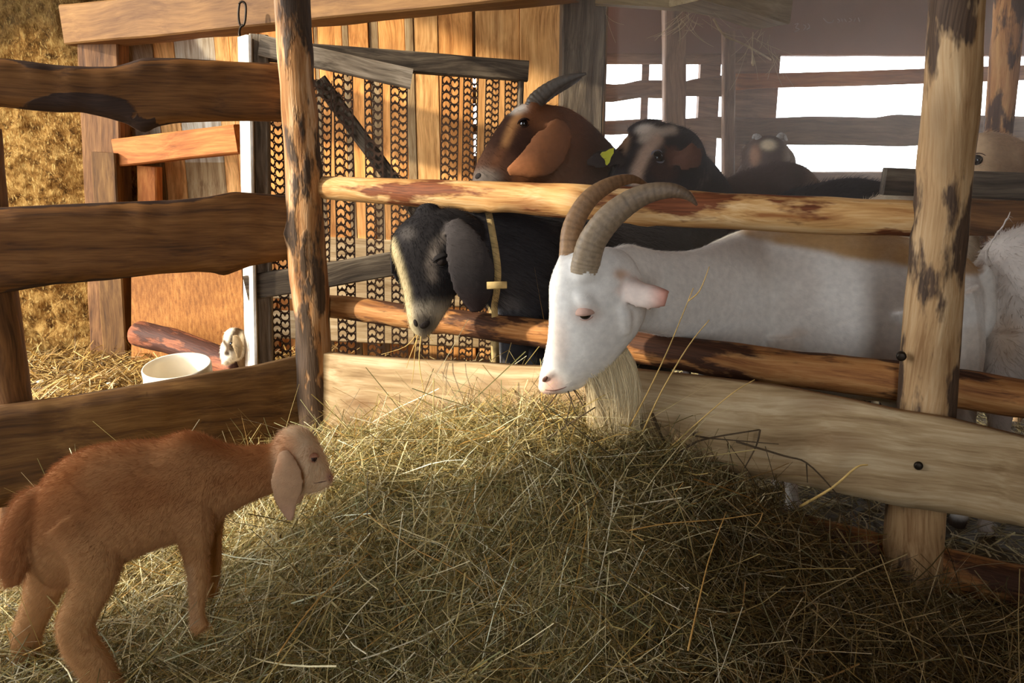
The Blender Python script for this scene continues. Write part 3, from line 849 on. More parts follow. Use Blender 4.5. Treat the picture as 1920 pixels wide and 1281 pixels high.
wslab('window_board', [(1374, 220), (1450, 221), (1520, 218), (1600, 219), (1640, 221), (1680, 214), (1740, 217), (1840, 216), (1920, 218), (2060, 218)], [(1374, 270), (1500, 272), (1600, 272), (1690, 275), (1740, 272), (1920, 268), (2060, 268)], 3.84, M_['slat'], 'broad wavy board across the right window, lower of its two')
# chalk scrawl on the brown panel: illegible faint strokes
ch = [[(1490, 46), (1497, 44), (1492, 52), (1499, 55), (1489, 60)], [(1506, 46), (1511, 50), (1506, 57)], [(1514, 44), (1518, 50), (1512, 56), (1519, 52)],
      [(1544, 34), (1551, 42), (1560, 42), (1563, 37)], [(1570, 35), (1575, 40), (1570, 42)], [(1577, 34), (1579, 41)], [(1583, 35), (1587, 41)], [(1592, 34), (1597, 38), (1591, 41)], [(1604, 34), (1601, 41)], [(1609, 33), (1612, 41)]]
mb = MB()
for st in ch:
    P = [W(a, b, WY - 0.002) for a, b in st]
    V, Fq = tube(P, [0.0022] * len(P), 5, 3); mb.add(V, Fq)
fas = bpy.data.objects['trim_fascia']
M_['chalk'] = plain('chalk', lin((150, 130, 122)), rough=0.9)
make_mesh('chalk_scrawl', mb.v, mb.f, M_['chalk'], fas)
# hanging timber end and rail under the ceiling
o = beam_px('timber_end', (1290, -40, 2.72), (1452, 8, 2.98), 0.15, 0.15, M_['dusty'])
tag(o, 'dusty end of a squared timber jutting from the ceiling above the windows', 'beam')
o = beam_px('ceiling_batten', (1118, -6, 2.9), (1312, 6, 2.85), 0.05, 0.06, M_['dusty'])
tag(o, 'pale ceiling batten above the brown window post', 'batten')
# leaning pole at the right
o = pxlog('leaning_pole', [(1900, -90, 25), (1893, 0, 25), (1882, 130, 25), (1870, 250, 24), (1852, 450, 24), (1836, 640, 24)], 2.75, M_['rail_red'], wob=0.12)
tag(o, 'leaning barked pole between the right window and the round post', 'pole')
# twine with a lump
tw = thing('twine', W(1405, 90, 3.2), 'dusty twine sagging below the timber end by the windows', 'twine')
P = [W(1338, 36, 2.92), W(1358, 66, 3.0), W(1392, 82, 3.1), W(1425, 100, 3.3), W(1445, 112, 3.5)]
V, Fq = tube(P, [0.004] * 5, 7, 6); make_mesh('strand', V, Fq, M_['twine'], tw)
P = [W(1412, 60, 3.1), W(1411, 85, 3.1), W(1411, 110, 3.1), W(1412, 118, 3.1), W(1412, 124, 3.1)]
V, Fq = tube(P, [0.002, 0.002, 0.003, 0.008, 0.002], 7, 5); make_mesh('strand', V, Fq, M_['twine'], tw)
# cobwebs: loose dusty threads under the timbers
mb = MB()
for k in range(46):
    c = random.choice([(1125, 20, 2.95), (1305, 28, 2.85), (1420, 60, 3.0), (1440, 100, 3.6), (1300, 20, 2.8)])
    x, y = c[0] + random.gauss(0, 16), c[1] + random.gauss(0, 8)
    L = random.uniform(25, 95); a = random.uniform(0.2, 2.6)
    p0 = W(x, y, c[2]); p2 = W(x + L * math.cos(a), y + L * abs(math.sin(a)), c[2] + random.uniform(0, .15))
    p1 = p0.lerp(p2, 0.5) + Vector((random.gauss(0, .006), 0, -0.02 * random.random()))
    V, Fq = tube([p0, p1, p2], [0.0006, 0.0009, 0.0006], 4, 4); mb.add(V, Fq)
o = make_mesh('cobweb', mb.v, mb.f, M_['web']); tag(o, 'dusty cobweb threads under the ceiling timbers', 'cobweb', kind='stuff')
# feeder boards behind the white goat, right
fb = thing('rear_rail', W(1760, 350, 2.1), 'dark weathered double rail behind the right post', 'rail')
beam('rail_board', W(1656, 340, 2.12), W(2060, 356, 2.02), 0.070, 0.05, M_['grey_dark'], fb)
beam('rail_board', W(1800, 408, 1.98), W(2060, 412, 1.95), 0.085, 0.04, M_['brown'], fb)
for x in (1990,):
    beam('rail_post', W(x, 300, 2.1), W(x - 20, 960, 2.1), 0.07, 0.07, M_['brown'], fb, up=Vector((1, 0, 0)))

# ------------------------------------------------------------------ dusty air in front of the windows
hm = bpy.data.materials.new('dusty_air'); hm.use_nodes = True
hn = hm.node_tree; 
for n_ in list(hn.nodes):
    if n_.type != 'OUTPUT_MATERIAL': hn.nodes.remove(n_)
vs = hn.nodes.new('ShaderNodeVolumeScatter'); vs.inputs['Color'].default_value = (1.0, 0.88, 0.78, 1); vs.inputs['Density'].default_value = 0.075; vs.inputs['Anisotropy'].default_value = 0.35
hn.links.new(vs.outputs[0], hn.nodes['Material Output'].inputs['Volume'])
HZ = [(0.05, 1.95), (0.98, 1.50), (3.3, 1.50), (3.3, 3.92), (0.50, 3.92), (0.46, 3.50)]
o = quad_panel('haze', [(x, y, -0.02) for x, y in HZ], hm, 2.25, (0, 0, 1), kind='stuff')
tag(o, 'pale dusty haze hanging in front of the bright windows', 'haze')
# ------------------------------------------------------------------ goats
M_['horn'] = attr_mat('horn_keratin', 'coat', rough=0.5, spec=0.35, noise=0.3, scale=120, bump=0.4)
M_['eye_dark'] = plain('dark_eye', lin((22, 16, 12)), rough=0.08, spec=0.6, noise=0.1)
M_['eye_kid'] = plain('kid_eye', lin((44, 24, 20)), rough=0.35, spec=0.2, noise=0.1)
M_['eye_amber'] = plain('amber_eye', lin((120, 86, 44)), rough=0.1, spec=0.6, noise=0.3, scale=80)
M_['eye_pale'] = plain('pale_eye', lin((150, 160, 170)), rough=0.1, spec=0.6, noise=0.2, scale=80)
M_['pupil'] = plain('pupil', lin((12, 10, 10)), rough=0.1, spec=0.6, noise=0.0)
M_['nose'] = plain('nostril_skin', lin((86, 54, 44)), rough=0.5, spec=0.4, noise=0.2)
M_['nose_dark'] = plain('dark_nostril', lin((34, 28, 26)), rough=0.7, spec=0.1, noise=0.1)
M_['lip_line'] = plain('lip_line', lin((96, 66, 56)), rough=0.7)
M_['tag'] = plain('yellow_tag', lin((196, 196, 40)), rough=0.4, noise=0.1)
M_['collar'] = plain('webbing_collar', lin((176, 150, 100)), rough=0.85, noise=0.25, scale=60)

def prof(st, n=24, k=4, egg=0.0, sq=2.1, id='body', round0=True, round1=True):
    """tube from side-profile stations (top px, bottom px, distance, width m)"""
    D = []
    for (tx, ty, bx, by, Y, w) in st:
        T, B = W(tx, ty, Y), W(bx, by, Y)
        D.append([*((T + B) / 2), *((T - B) / 2), w])
    D = catmull(np.array(D), k)
    C, A, w = D[:, :3], D[:, 3:6], np.maximum(D[:, 6], 0.004)
    T = np.gradient(C, axis=0)
    Bv = np.cross(T, A); Bv /= np.linalg.norm(Bv, axis=1)[:, None] + 1e-9
    for i in range(1, len(Bv)):
        if Bv[i] @ Bv[i - 1] < 0: Bv[i] *= -1
    Bv = Bv * (w / 2)[:, None]
    Tn = T / (np.linalg.norm(T, axis=1)[:, None] + 1e-9)
    def cap(i, s):
        out = []
        e = min(np.linalg.norm(A[i]), np.linalg.norm(Bv[i]))
        for f, sc in ((0.28, 0.86), (0.5, 0.6), (0.6, 0.3)):
            out.append((C[i] + s * Tn[i] * e * f, A[i] * sc, Bv[i] * sc))
        return out
    R = [(C[i], A[i], Bv[i]) for i in range(len(C))]
    if round0: R = cap(0, -1)[::-1] + R
    if round1: R = R + cap(len(C) - 1, 1)
    C, A, Bv = (np.array([r[q] for r in R]) for q in range(3))
    V, Fq = rings_to_mesh(C, A, Bv, n, sq, egg)
    return dict(id=id, v=V, f=Fq)

def limb(P, R, id='leg', n=14, k=5):
    V, Fq = tube(P, R, n, k)
    return dict(id=id, v=V, f=Fq)

def leaf(P, hw, nrm, thick=0.012, curl=0.25, id='ear', n=18, k=5, curl_end=None):
    """ear: flattened, curled tube; nrm is the side that faces out"""
    m = len(P)
    nr = [Vector(nrm)] * m if isinstance(nrm, Vector) else [Vector(q) for q in nrm]
    D = np.hstack([np.array([list(p) for p in P]), np.array(hw)[:, None], np.array([list(q) for q in nr])])
    D = catmull(D, k)
    C, h, Nn = D[:, :3], np.maximum(D[:, 3], 0.003), D[:, 4:7]
    T = np.gradient(C, axis=0); T /= np.linalg.norm(T, axis=1)[:, None]
    Nn = Nn - T * (Nn * T).sum(1)[:, None]; Nn /= np.linalg.norm(Nn, axis=1)[:, None]
    Bv = np.cross(T, Nn)
    ph = np.linspace(0, 2 * np.pi, n, endpoint=False)
    c, s = np.cos(ph), np.sin(ph)
    cu = np.full(len(C), curl) if curl_end is None else np.linspace(curl, curl_end, len(C))
    th = np.minimum(thick / 2, h)
    ang = c[None, :] * cu[:, None] * 2.0
    rad = h / np.maximum(cu * 2.0, 1e-3)
    lat = np.sin(ang) * rad[:, None]; dn = (1 - np.cos(ang)) * rad[:, None]
    V = C[:, None, :] + lat[..., None] * Bv[:, None, :] + (s[None, :] * th[:, None] - dn)[..., None] * Nn[:, None, :]
    mm = len(C); V = V.reshape(-1, 3); Fq = []
    for i in range(mm - 1):
        for j in range(n):
            kk = (j + 1) % n
            Fq.append((i * n + j, i * n + kk, (i + 1) * n + kk, (i + 1) * n + j))
    V = list(map(tuple, V)); a = len(V)
    V.append(tuple(C[0])); V.append(tuple(C[-1]))
    for j in range(n):
        kk = (j + 1) % n
        Fq.append((a, kk, j)); Fq.append((a + 1, (mm - 1) * n + j, (mm - 1) * n + kk))
    return dict(id=id, v=V, f=Fq)

def std_leg(top, foot, fwd, hind, r, id='leg'):
    top, foot, fwd = Vector(top), Vector(foot), Vector(fwd).normalized()
    def at(t, o): return top.lerp(foot, t) + fwd * o * (top - foot).length
    if hind:
        P = [at(-0.05, 0), at(0.2, 0.05), at(0.36, 0.02), at(0.55, -0.07), at(0.64, -0.06), at(0.88, -0.015), at(0.95, 0.0), at(1.0, 0.02)]
        R = [1.9 * r, 1.7 * r, 1.15 * r, 0.72 * r, 0.58 * r, 0.5 * r, 0.62 * r, 0.68 * r]
    else:
        P = [at(-0.05, -0.02), at(0.2, -0.02), at(0.42, 0.0), at(0.54, 0.012), at(0.62, 0.005), at(0.88, 0.0), at(0.95, 0.005), at(1.0, 0.015)]
        R = [1.6 * r, 1.3 * r, 0.82 * r, 0.74 * r, 0.55 * r, 0.48 * r, 0.62 * r, 0.68 * r]
    return limb(P, R, id)

class Body: pass
def fuse(parts, voxel, smooth=4, name='body'):
    """join closed shapes into one continuous surface"""
    V, Fq, ids = [], [], []
    for p in parts:
        b = len(V); V += [tuple(q) for q in p['v']]; Fq += [tuple(i + b for i in f) for f in p['f']]; ids += [p['id']] * len(p['v'])
    me = bpy.data.meshes.new('tmp'); me.from_pydata(V, [], Fq); me.update()
    bm = bmesh.new(); bm.from_mesh(me); bmesh.ops.recalc_face_normals(bm, faces=bm.faces); bm.to_mesh(me); bm.free()
    o = bpy.data.objects.new('tmp', me); COL.objects.link(o)
    r = o.modifiers.new('r', 'REMESH'); r.mode = 'VOXEL'; r.voxel_size = voxel; r.use_smooth_shade = True
    s = o.modifiers.new('s', 'SMOOTH'); s.factor = 0.5; s.iterations = smooth
    dg = bpy.context.evaluated_depsgraph_get(); dg.update()
    ev = o.evaluated_get(dg); m2 = ev.to_mesh()
    n = len(m2.vertices); co = np.empty(n * 3, np.float32); m2.vertices.foreach_get('co', co); co = co.reshape(-1, 3).astype(float)
    no = np.empty(n * 3, np.float32); m2.vertices.foreach_get('normal', no); no = no.reshape(-1, 3).astype(float)
    F2 = [tuple(p.vertices) for p in m2.polygons]
    ev.to_mesh_clear(); bpy.data.objects.remove(o); bpy.data.meshes.remove(me)
    kd = KDTree(len(V))
    for i, q in enumerate(V): kd.insert(q, i)
    kd.balance()
    names = sorted(set(ids)); lut = {k: i for i, k in enumerate(names)}
    idv = np.array([lut[ids[kd.find(c)[1]]] for c in co.tolist()])
    B = Body(); B.co, B.no, B.f, B.id, B.lut = co, no, F2, idv, lut
    B.px, B.py = to_px(co)
    B.bvh = BVHTree.FromPolygons(co.tolist(), F2)
    B.mask = lambda *k: np.isin(idv, [lut[q] for q in k if q in lut]).astype(float)
    return B
def soften(B, col, it=3):
    """blur vertex colours a little so patches have furry edges"""
    E = set()
    a = np.array([[f[i], f[(i + 1) % len(f)]] for f in B.f for i in range(len(f))])
    n = len(B.co)
    cnt = np.bincount(a[:, 0], minlength=n) + np.bincount(a[:, 1], minlength=n)
    for _ in range(it):
        acc = np.zeros_like(col)
        for c in range(3):
            acc[:, c] = np.bincount(a[:, 0], weights=col[a[:, 1], c], minlength=n) + np.bincount(a[:, 1], weights=col[a[:, 0], c], minlength=n)
        col = 0.4 * col + 0.6 * acc / np.maximum(cnt, 1)[:, None]
    return col
def finish(B, parent, col, name='body', soft=3):
    B.col = soften(B, col, soft) if soft else col
    z = B.co[:, 2]
    return make_mesh(name, B.co, B.f, M_['coat'], parent, cols={'coat': B.col})

def fur(B, parent, count, length, radius, comb, name='fur_coat', lift=0.45, jit=0.25, mask=None, segs=4, droop=0.0, seed=1, fade=0.9):
    """short hairs on the body as one hair object"""
    rng = np.random.default_rng(seed)
    tri = []
    for f in B.f:
        tri.append((f[0], f[1], f[2]))
        if len(f) == 4: tri.append((f[0], f[2], f[3]))
    tri = np.array(tri)
    a, b, c = B.co[tri[:, 0]], B.co[tri[:, 1]], B.co[tri[:, 2]]
    ar = np.linalg.norm(np.cross(b - a, c - a), axis=1)
    Lf = np.ones(len(B.co)) * length if np.isscalar(length) else length
    if mask is not None: ar = ar * mask[tri].mean(1)
    t = rng.choice(len(tri), count, p=ar / ar.sum())
    u, v = rng.random(count), rng.random(count); s = u + v > 1; u[s], v[s] = 1 - u[s], 1 - v[s]
    w = np.stack([1 - u - v, u, v], 1)
    idx = tri[t]
    P = (B.co[idx] * w[..., None]).sum(1); Nn = (B.no[idx] * w[..., None]).sum(1); Nn /= np.linalg.norm(Nn, axis=1)[:, None] + 1e-9
    Cl = (B.col[idx] * w[..., None]).sum(1); L = (Lf[idx] * w).sum(1) * rng.uniform(0.6, 1.15, count)
    cb = comb(P, Nn) if callable(comb) else np.tile(np.array(comb, float), (count, 1))
    cb = cb - Nn * (cb * Nn).sum(1)[:, None]; cb /= np.linalg.norm(cb, axis=1)[:, None] + 1e-6
    D = Nn * lift + cb * (1 - lift) + rng.normal(0, jit, (count, 3)); D /= np.linalg.norm(D, axis=1)[:, None]
    ss = np.linspace(0, 1, segs)
    pts = P[:, None, :] - Nn[:, None, :] * 0.001 + D[:, None, :] * (L[:, None] * ss)[..., None] + cb[:, None, :] * (L[:, None] * 0.35 * ss ** 2)[..., None]
    pts[..., 2] -= droop * L[:, None] * ss ** 2
    hc = bpy.data.hair_curves.new(name)
    hc.add_curves([segs] * count)
    base = Vector(WM[parent.name].translation)
    hc.position_data.foreach_set('vector', (pts - np.array(base)).astype(np.float32).ravel())
    ra = hc.attributes.get('radius') or hc.attributes.new('radius', 'FLOAT', 'POINT')
    ra.data.foreach_set('value', np.tile(radius * (1 - fade * ss ** 1.5), count).astype(np.float32))
    ca_ = hc.attributes.new('coat', 'FLOAT_COLOR', 'CURVE')
    Cl = Cl * rng.uniform(0.8, 1.15, count)[:, None]
    ca_.data.foreach_set('color', np.hstack([np.clip(Cl, 0, 1), np.ones((count, 1))]).astype(np.float32).ravel())
    hc.materials.append(M_['fur'])
    o = bpy.data.objects.new(name, hc); COL.objects.link(o)
    place(o, Matrix.Translation(base), parent)
    o['kind'] = 'stuff'
    return o

def hit(B, px, py):
    d = ray(px, py).normalized()
    loc, no, i, dist = B.bvh.ray_cast(ORG, d)
    return loc, no, d
def sphere(c, rx, M3=None, n=20, m=12):
    V, Fq = [], []
    for i in range(m + 1):
        th = math.pi * i / m
        for j in range(n):
            ph = 2 * math.pi * j / n
            p = Vector((rx[0] * math.sin(th) * math.cos(ph), rx[1] * math.sin(th) * math.sin(ph), rx[2] * math.cos(th)))
            V.append(Vector(c) + (M3 @ p if M3 else p))
    for i in range(m):
        for j in range(n):
            k = (j + 1) % n
            Fq.append((i * n + j, (i + 1) * n + j, (i + 1) * n + k, i * n + k))
    return V, Fq
def eye(B, parent, px, py, r, mat='eye_dark', lid=(0.5, 0.3, 0.2), upper=0.45, lower=0.25, tilt=0.0, pupil=True):
    """eyeball with lids, set into the head where the photo shows it"""
    loc, no, d = hit(B, px, py)
    if loc is None: return
    z = no.normalized(); up = Vector((0, 0, 1)); x = up.cross(z).normalized(); y = z.cross(x)
    R3 = Matrix((x, y, z)).transposed() @ Matrix.Rotation(tilt, 3, 'Z')
    c = loc - z * r * 0.45
    V, Fq = sphere(c, (r, r, r), R3)
    e = make_mesh('eye', V, Fq, M_[mat], parent)
    if pupil:
        V, Fq = sphere(c + z * r * 0.86, (r * 0.5, r * 0.24, r * 0.2), R3, 14, 8)
        make_mesh('pupil', V, Fq, M_['pupil'], e)
    for nm, amt, sg in (('upper_eyelid', upper, 1), ('lower_eyelid', lower, -1)):
        V, Fq = [], []
        n = 20; m = 6; Rl = r * 1.16
        for i in range(m + 1):
            # sweep from the rim of the socket to the lid edge
            a = math.radians(-20) + (math.radians(-20 + 110 * amt * 1.2) - math.radians(-20)) * i / m
            for j in range(n + 1):
                b = math.radians(-100 + 200 * j / n)
                q = Vector((math.sin(b) * 1.25, math.cos(b) * math.cos(a), math.cos(b) * math.sin(a) if False else math.sin(a) * math.cos(b)))
                q = Vector((math.sin(b) * 1.22 * Rl, sg * math.cos(b) * math.cos(a) * Rl, math.sin(a) * math.cos(b) * Rl * 1.02 + (abs(math.cos(b)) - 1) * 0.1 * Rl))
                V.append(c + R3 @ q)
        for i in range(m):
            for j in range(n):
                q = i * (n + 1) + j
                Fq.append((q, q + 1, q + n + 2, q + n + 1))
        o = make_mesh(nm, V, Fq, M_['coat'], parent, cols={'coat': np.tile(np.array(lid), (len(V), 1))})
        so = o.modifiers.new('thickness', 'SOLIDIFY'); so.thickness = r * 0.12
def nostril(B, parent, px, py, rx, ry, rot=0.0, mat='nose'):
    loc, no, d = hit(B, px, py)
    if loc is None: return
    z = no.normalized(); x = Vector((0, 0, 1)).cross(z).normalized(); y = z.cross(x)
    R3 = Matrix((x, y, z)).transposed() @ Matrix.Rotation(rot, 3, 'Z')
    V, Fq = sphere(loc, (rx, ry, 0.0028), R3, 14, 8)
    make_mesh('nostril', V, Fq, M_[mat], parent)
def lip(B, parent, pts, r=0.0014):
    P = []
    for a, b in pts:
        loc, no, d = hit(B, a, b)
        if loc is not None: P.append(loc + no * 0.0004)
    if len(P) > 1:
        V, Fq = tube(P, [r * 0.6] + [r] * (len(P) - 2) + [r * 0.4], 6, 4); make_mesh('mouth_line', V, Fq, M_['lip_line'], parent)
def horn(parent, P, R, base=(150, 118, 86), tip=(96, 82, 66), rings=18, ring_amt=0.06, flat=0.72, name='horn'):
    D = np.hstack([np.array([list(p) for p in P]), np.array(R)[:, None]])
    D = catmull(D, 16); C, r = D[:, :3], np.maximum(D[:, 3], 0.0008)
    T = np.gradient(C, axis=0); T /= np.linalg.norm(T, axis=1)[:, None]
    s = np.linspace(0, 1, len(C))
    ref = np.array([0, 1.0, 0]); A, Bv = [], []
    for t in T:
        a = np.cross(t, ref); a /= np.linalg.norm(a); A.append(a); Bv.append(np.cross(t, a))
    A, Bv = np.array(A), np.array(Bv)
    w = np.abs(np.sin(s * rings * math.pi)) ** 0.6
    rr = r * (1 + ring_amt * (w - 0.6) * (1 - s * 0.6))
    V, Fq = rings_to_mesh(C, A * rr[:, None], Bv * (rr * flat)[:, None], 20, 2.2)
    b, t = np.array(lin(base)), np.array(lin(tip))
    cc = (b[None] * (1 - s[:, None]) + t[None] * s[:, None]) * (0.72 + 0.36 * w[:, None])
    col = np.repeat(cc, 20, axis=0); col = np.vstack([col, cc[:1], cc[-1:]])
    return make_mesh(name, V, Fq, M_['horn'], parent, cols={'coat': col})
def pxpts(l, Y=None): return [W(q[0], q[1], q[2] if len(q) > 2 else Y) for q in l]
def hoofs(B, col, z=0.03, c=(66, 52, 42)):
    m = (1 - sstep(B.co[:, 2], z - 0.012, z + 0.006)) * B.mask('leg')
    return mixc(col, m, lin(c))
VS = 1.0   # voxel scale

# ---- white doe with the big horns
def white_goat():
    HY = 1.56
    g = thing('goat', W(1560, 700, 1.9) * 1.0, 'white bearded goat with big curved horns eating hay over the board', 'goat', 'goats behind the log fence')
    torso = prof([(1130, 480, 1165, 615, 1.585, .085), (1172, 458, 1200, 622, 1.65, .095), (1240, 471, 1255, 634, 1.715, .105), (1310, 467, 1310, 652, 1.80, .13), (1368, 443, 1345, 690, 1.87, .18), (1420, 426, 1390, 722, 1.925, .235),
                  (1500, 428, 1480, 733, 1.93, .29), (1600, 434, 1590, 742, 1.90, .33), (1700, 446, 1695, 745, 1.86, .335), (1775, 462, 1775, 735, 1.83, .29), (1822, 492, 1822, 690, 1.81, .21), (1845, 530, 1842, 640, 1.80, .10)], egg=0.18, n=32, id='body')
    head = prof([(1150, 466, 1193, 612, 1.585, .098), (1108, 463, 1178, 642, HY, .118), (1052, 487, 1160, 668, HY, .130), (1031, 530, 1140, 689, HY, .128), (1030, 585, 1116, 708, HY, .104), (1027, 635, 1092, 722, HY, .084), (1018, 680, 1076, 731, HY, .070), (1011, 707, 1062, 735, HY, .064), (1010, 722, 1040, 737, HY, .048)], egg=-0.06, n=28, sq=2.3, id='head')
    jaw = prof([(1150, 600, 1172, 650, HY, .06), (1110, 640, 1128, 695, HY, .07), (1075, 690, 1088, 727, HY, .055), (1050, 715, 1058, 736, HY, .042)], id='head')
    brow = limb([W(1075, 545, HY - .045), W(1098, 566, HY - .056), W(1125, 588, HY - .046)], [0.014, 0.020, 0.014], 'head')
    chk = [limb([W(1128, 612, HY - .052), W(1108, 640, HY - .046), W(1080, 668, HY - .034)], [0.012, 0.013, 0.008], 'head'), limb([W(1150, 560, HY - .046), W(1168, 590, HY - .046), W(1172, 625, HY - .040)], [0.012, 0.018, 0.012], 'head'),
           limb([W(1020, 712, HY - .026), W(1030, 700, HY - .030), W(1040, 706, HY - .028)], [0.005, 0.009, 0.005], 'head')]
    hb1 = limb([W(1095, 520, HY - .032), W(1100, 485, HY - .036)], [0.034, 0.030], 'head')
    hb2 = limb([W(1066, 515, HY + .03), W(1070, 480, HY + .032)], [0.034, 0.023], 'head')
    ne = Vector((0.25, -0.85, 0.5))
    ear = leaf(pxpts([(1150, 518, 1.545), (1176, 531, 1.517), (1203, 546, 1.498), (1228, 551, 1.487), (1252, 556, 1.479)]), [0.016, 0.032, 0.038, 0.037, 0.030], ne, 0.014, 0.30, 'ear', curl_end=0.85)
    ear2 = leaf(pxpts([(1120, 520, 1.63), (1138, 520, 1.70), (1150, 530, 1.77)]), [0.014, 0.03, 0.02], Vector((0, 0.6, 0.8)), 0.011, 0.35, 'ear')
    fw = Vector((-1, 0.25, 0))
    legs = []
    f1 = WZ(1488, 966, -0.03); f2 = WZ(1462, 922, -0.03); h1 = WZ(1800, 985, -0.03); h2 = WZ(1745, 925, -0.03)
    for top, foot, hd in ((W(1460, 640, 1.84), f1, 0), (W(1440, 640, 2.02), f2, 0), (W(1775, 620, 1.74), h1, 1), (W(1760, 610, 1.93), h2, 1)):
        legs.append(std_leg(top, foot, fw, hd, 0.033))
    thigh = [limb([W(1740, 560, 1.76), W(1770, 660, 1.74), W(1785, 760, 1.73)], [0.11, 0.085, 0.05], 'leg')]
    tail = limb([W(1832, 510, 1.80), W(1846, 530, 1.80), W(1850, 570, 1.80)], [0.026, 0.024, 0.01], 'tail')
    udder = limb([W(1700, 730, 1.84), W(1705, 790, 1.84)], [0.075, 0.04], 'body')
    B = fuse(chk + [torso, head, jaw, brow, hb1, hb2, ear, ear2, tail, udder] + legs + thigh, 0.0045 * VS, 4)
    col = np.tile(np.array(lin((238, 232, 222))), (len(B.co), 1))
    px, py, z = B.px, B.py, B.co[:, 2]
    n = fbm(B.co[:, 0] * 9, B.co[:, 2] * 9 + B.co[:, 1] * 5, 2, 3)
    # tan along the back, cream shoulders
    spine = np.interp(px, [1330, 1390, 1420, 1500, 1600, 1700, 1850], [470, 440, 452, 464, 480, 498, 520])
    back = (1 - sstep(py + 5 * n, spine - 6, spine + 8)) * sstep(px, 1375, 1405) * B.mask('body')
    col = mixc(col, 0.95 * back, lin((184, 142, 88)))
    body = B.mask('body', 'leg', 'tail') * sstep(px, 1280, 1420)
    col = mixc(col, 0.35 * body * sstep(n, -0.4, 0.8), lin((206, 192, 176)))
    hd = B.mask('head')
    col = mixc(col, hd * 0.75 * blob(px, py, 1022, 722, 40, 26, .6), lin((214, 160, 138)))
    col = mixc(col, hd * 0.4 * blob(px, py, 1050, 640, 22, 60, .8), lin((206, 168, 140)))
    col = mixc(col, hd * 0.4 * blob(px, py, 1098, 590, 34, 20, .8), lin((214, 164, 140)))
    er = B.mask('ear')
    col = mixc(col, er, lin((242, 222, 208)))
    col = mixc(col, er * sstep(px, 1205, 1250) * 0.75, lin((206, 122, 96)))
    col = mixc(col, blob(px, py, 1163, 514, 16, 12, .8) * 0.7, lin((196, 140, 90)))
    col = mixc(col, 0.5 * B.mask('leg') * sstep(n, -0.2, 0.5), lin((216, 196, 174)))
    col = hoofs(B, col, 0.0)
    finish(B, g, col)
    eye(B, g, 1097, 589, 0.0135, 'eye_dark', lin((206, 168, 150)), 0.84, 0.46, 0.12, pupil=False)
    nostril(B, g, 1022, 711, 0.0095, 0.0045, 0.9)
    lip(B, g, [(1022, 731), (1038, 732), (1052, 729), (1062, 725)], 0.0012)
    horn(g, pxpts([(1096, 512, 1.516), (1099, 492, 1.514), (1112, 450, 1.51), (1150, 402, 1.505), (1203, 367, 1.50), (1255, 357, 1.49), (1288, 366, 1.485), (1307, 385, 1.482)]),
         [0.0285, 0.0285, 0.0275, 0.0255, 0.0205, 0.0145, 0.009, 0.0022], (176, 154, 124), (104, 80, 60), 30, 0.035)
    horn(g, pxpts([(1067, 500, 1.60), (1068, 478, 1.602), (1074, 426, 1.62), (1102, 376, 1.632), (1142, 347, 1.645), (1184, 336, 1.66), (1218, 348, 1.67)]),
         [0.022, 0.022, 0.0215, 0.0195, 0.0155, 0.0095, 0.002], (186, 146, 104), (122, 88, 60), 28, 0.03)
    # beard: long cream hair under the jaw
    rng = np.random.default_rng(5)
    cnt, sg = 5200, 9
    u = rng.random(cnt); v = rng.normal(0, 0.5, cnt)
    root = np.array([list(W(1090 + 86 * a, 702 - 44 * a - 6 * rng.random(), HY)) for a in u]); root[:, 1] += v * 0.022
    tip = np.array([list(W(1122 + 62 * a + rng.normal(0, 8), 800 + 26 * math.sin(a * 3.0) - 60 * rng.random() ** 3 + rng.normal(0, 12), HY - 0.012)) for a in u]); tip[:, 1] += v * 0.025
    midp = 0.5 * (root + tip) + np.array([0.014, -0.006, 0.006])[None] * (0.3 + 1.4 * u[:, None]) + rng.normal(0, 0.005, (cnt, 3))
    s = np.linspace(0, 1, sg)[None, :, None]
    pts = (1 - s) ** 2 * root[:, None] + 2 * s * (1 - s) * midp[:, None] + s ** 2 * tip[:, None]
    pts[..., 0] += (np.sin(s[..., 0] * 5 + np.round(u * 9)[:, None] * 1.7) * 0.006 * s[..., 0])
    hc = bpy.data.hair_curves.new('beard'); hc.add_curves([sg] * cnt)
    base = np.array(WM[g.name].translation)
    hc.position_data.foreach_set('vector', (pts - base).astype(np.float32).ravel())
    ra = hc.attributes.get('radius') or hc.attributes.new('radius', 'FLOAT', 'POINT'); ra.data.foreach_set('value', np.tile(0.00055 * (1 - 0.75 * np.linspace(0, 1, sg) ** 2), cnt).astype(np.float32))
    c = np.array(lin((236, 218, 178)))[None] * rng.uniform(0.75, 1.1, (cnt, 1)); ca_ = hc.attributes.new('coat', 'FLOAT_COLOR', 'CURVE'); ca_.data.foreach_set('color', np.hstack([np.clip(c, 0, 1), np.ones((cnt, 1))]).astype(np.float32).ravel())
    hc.materials.append(M_['fur']); o = bpy.data.objects.new('beard', hc); COL.objects.link(o); place(o, Matrix.Translation(Vector(base)), g); o['kind'] = 'stuff'; o['label'] = 'long cream beard'
    def comb(P, Nn):
        out = np.tile(np.array([1.0, 0.1, -0.55]), (len(P), 1))
        h = P[:, 0] < W(1150, 600, HY).x
        out[h] = np.array([0.35, 0.0, 0.8])
        return out
    fur(B, g, 80000, np.where(B.mask('head') > 0, 0.0055, 0.009), 0.0002, comb, lift=0.22, jit=0.15, mask=1 - 0.98 * er, seed=2)
    return B
WG = white_goat()

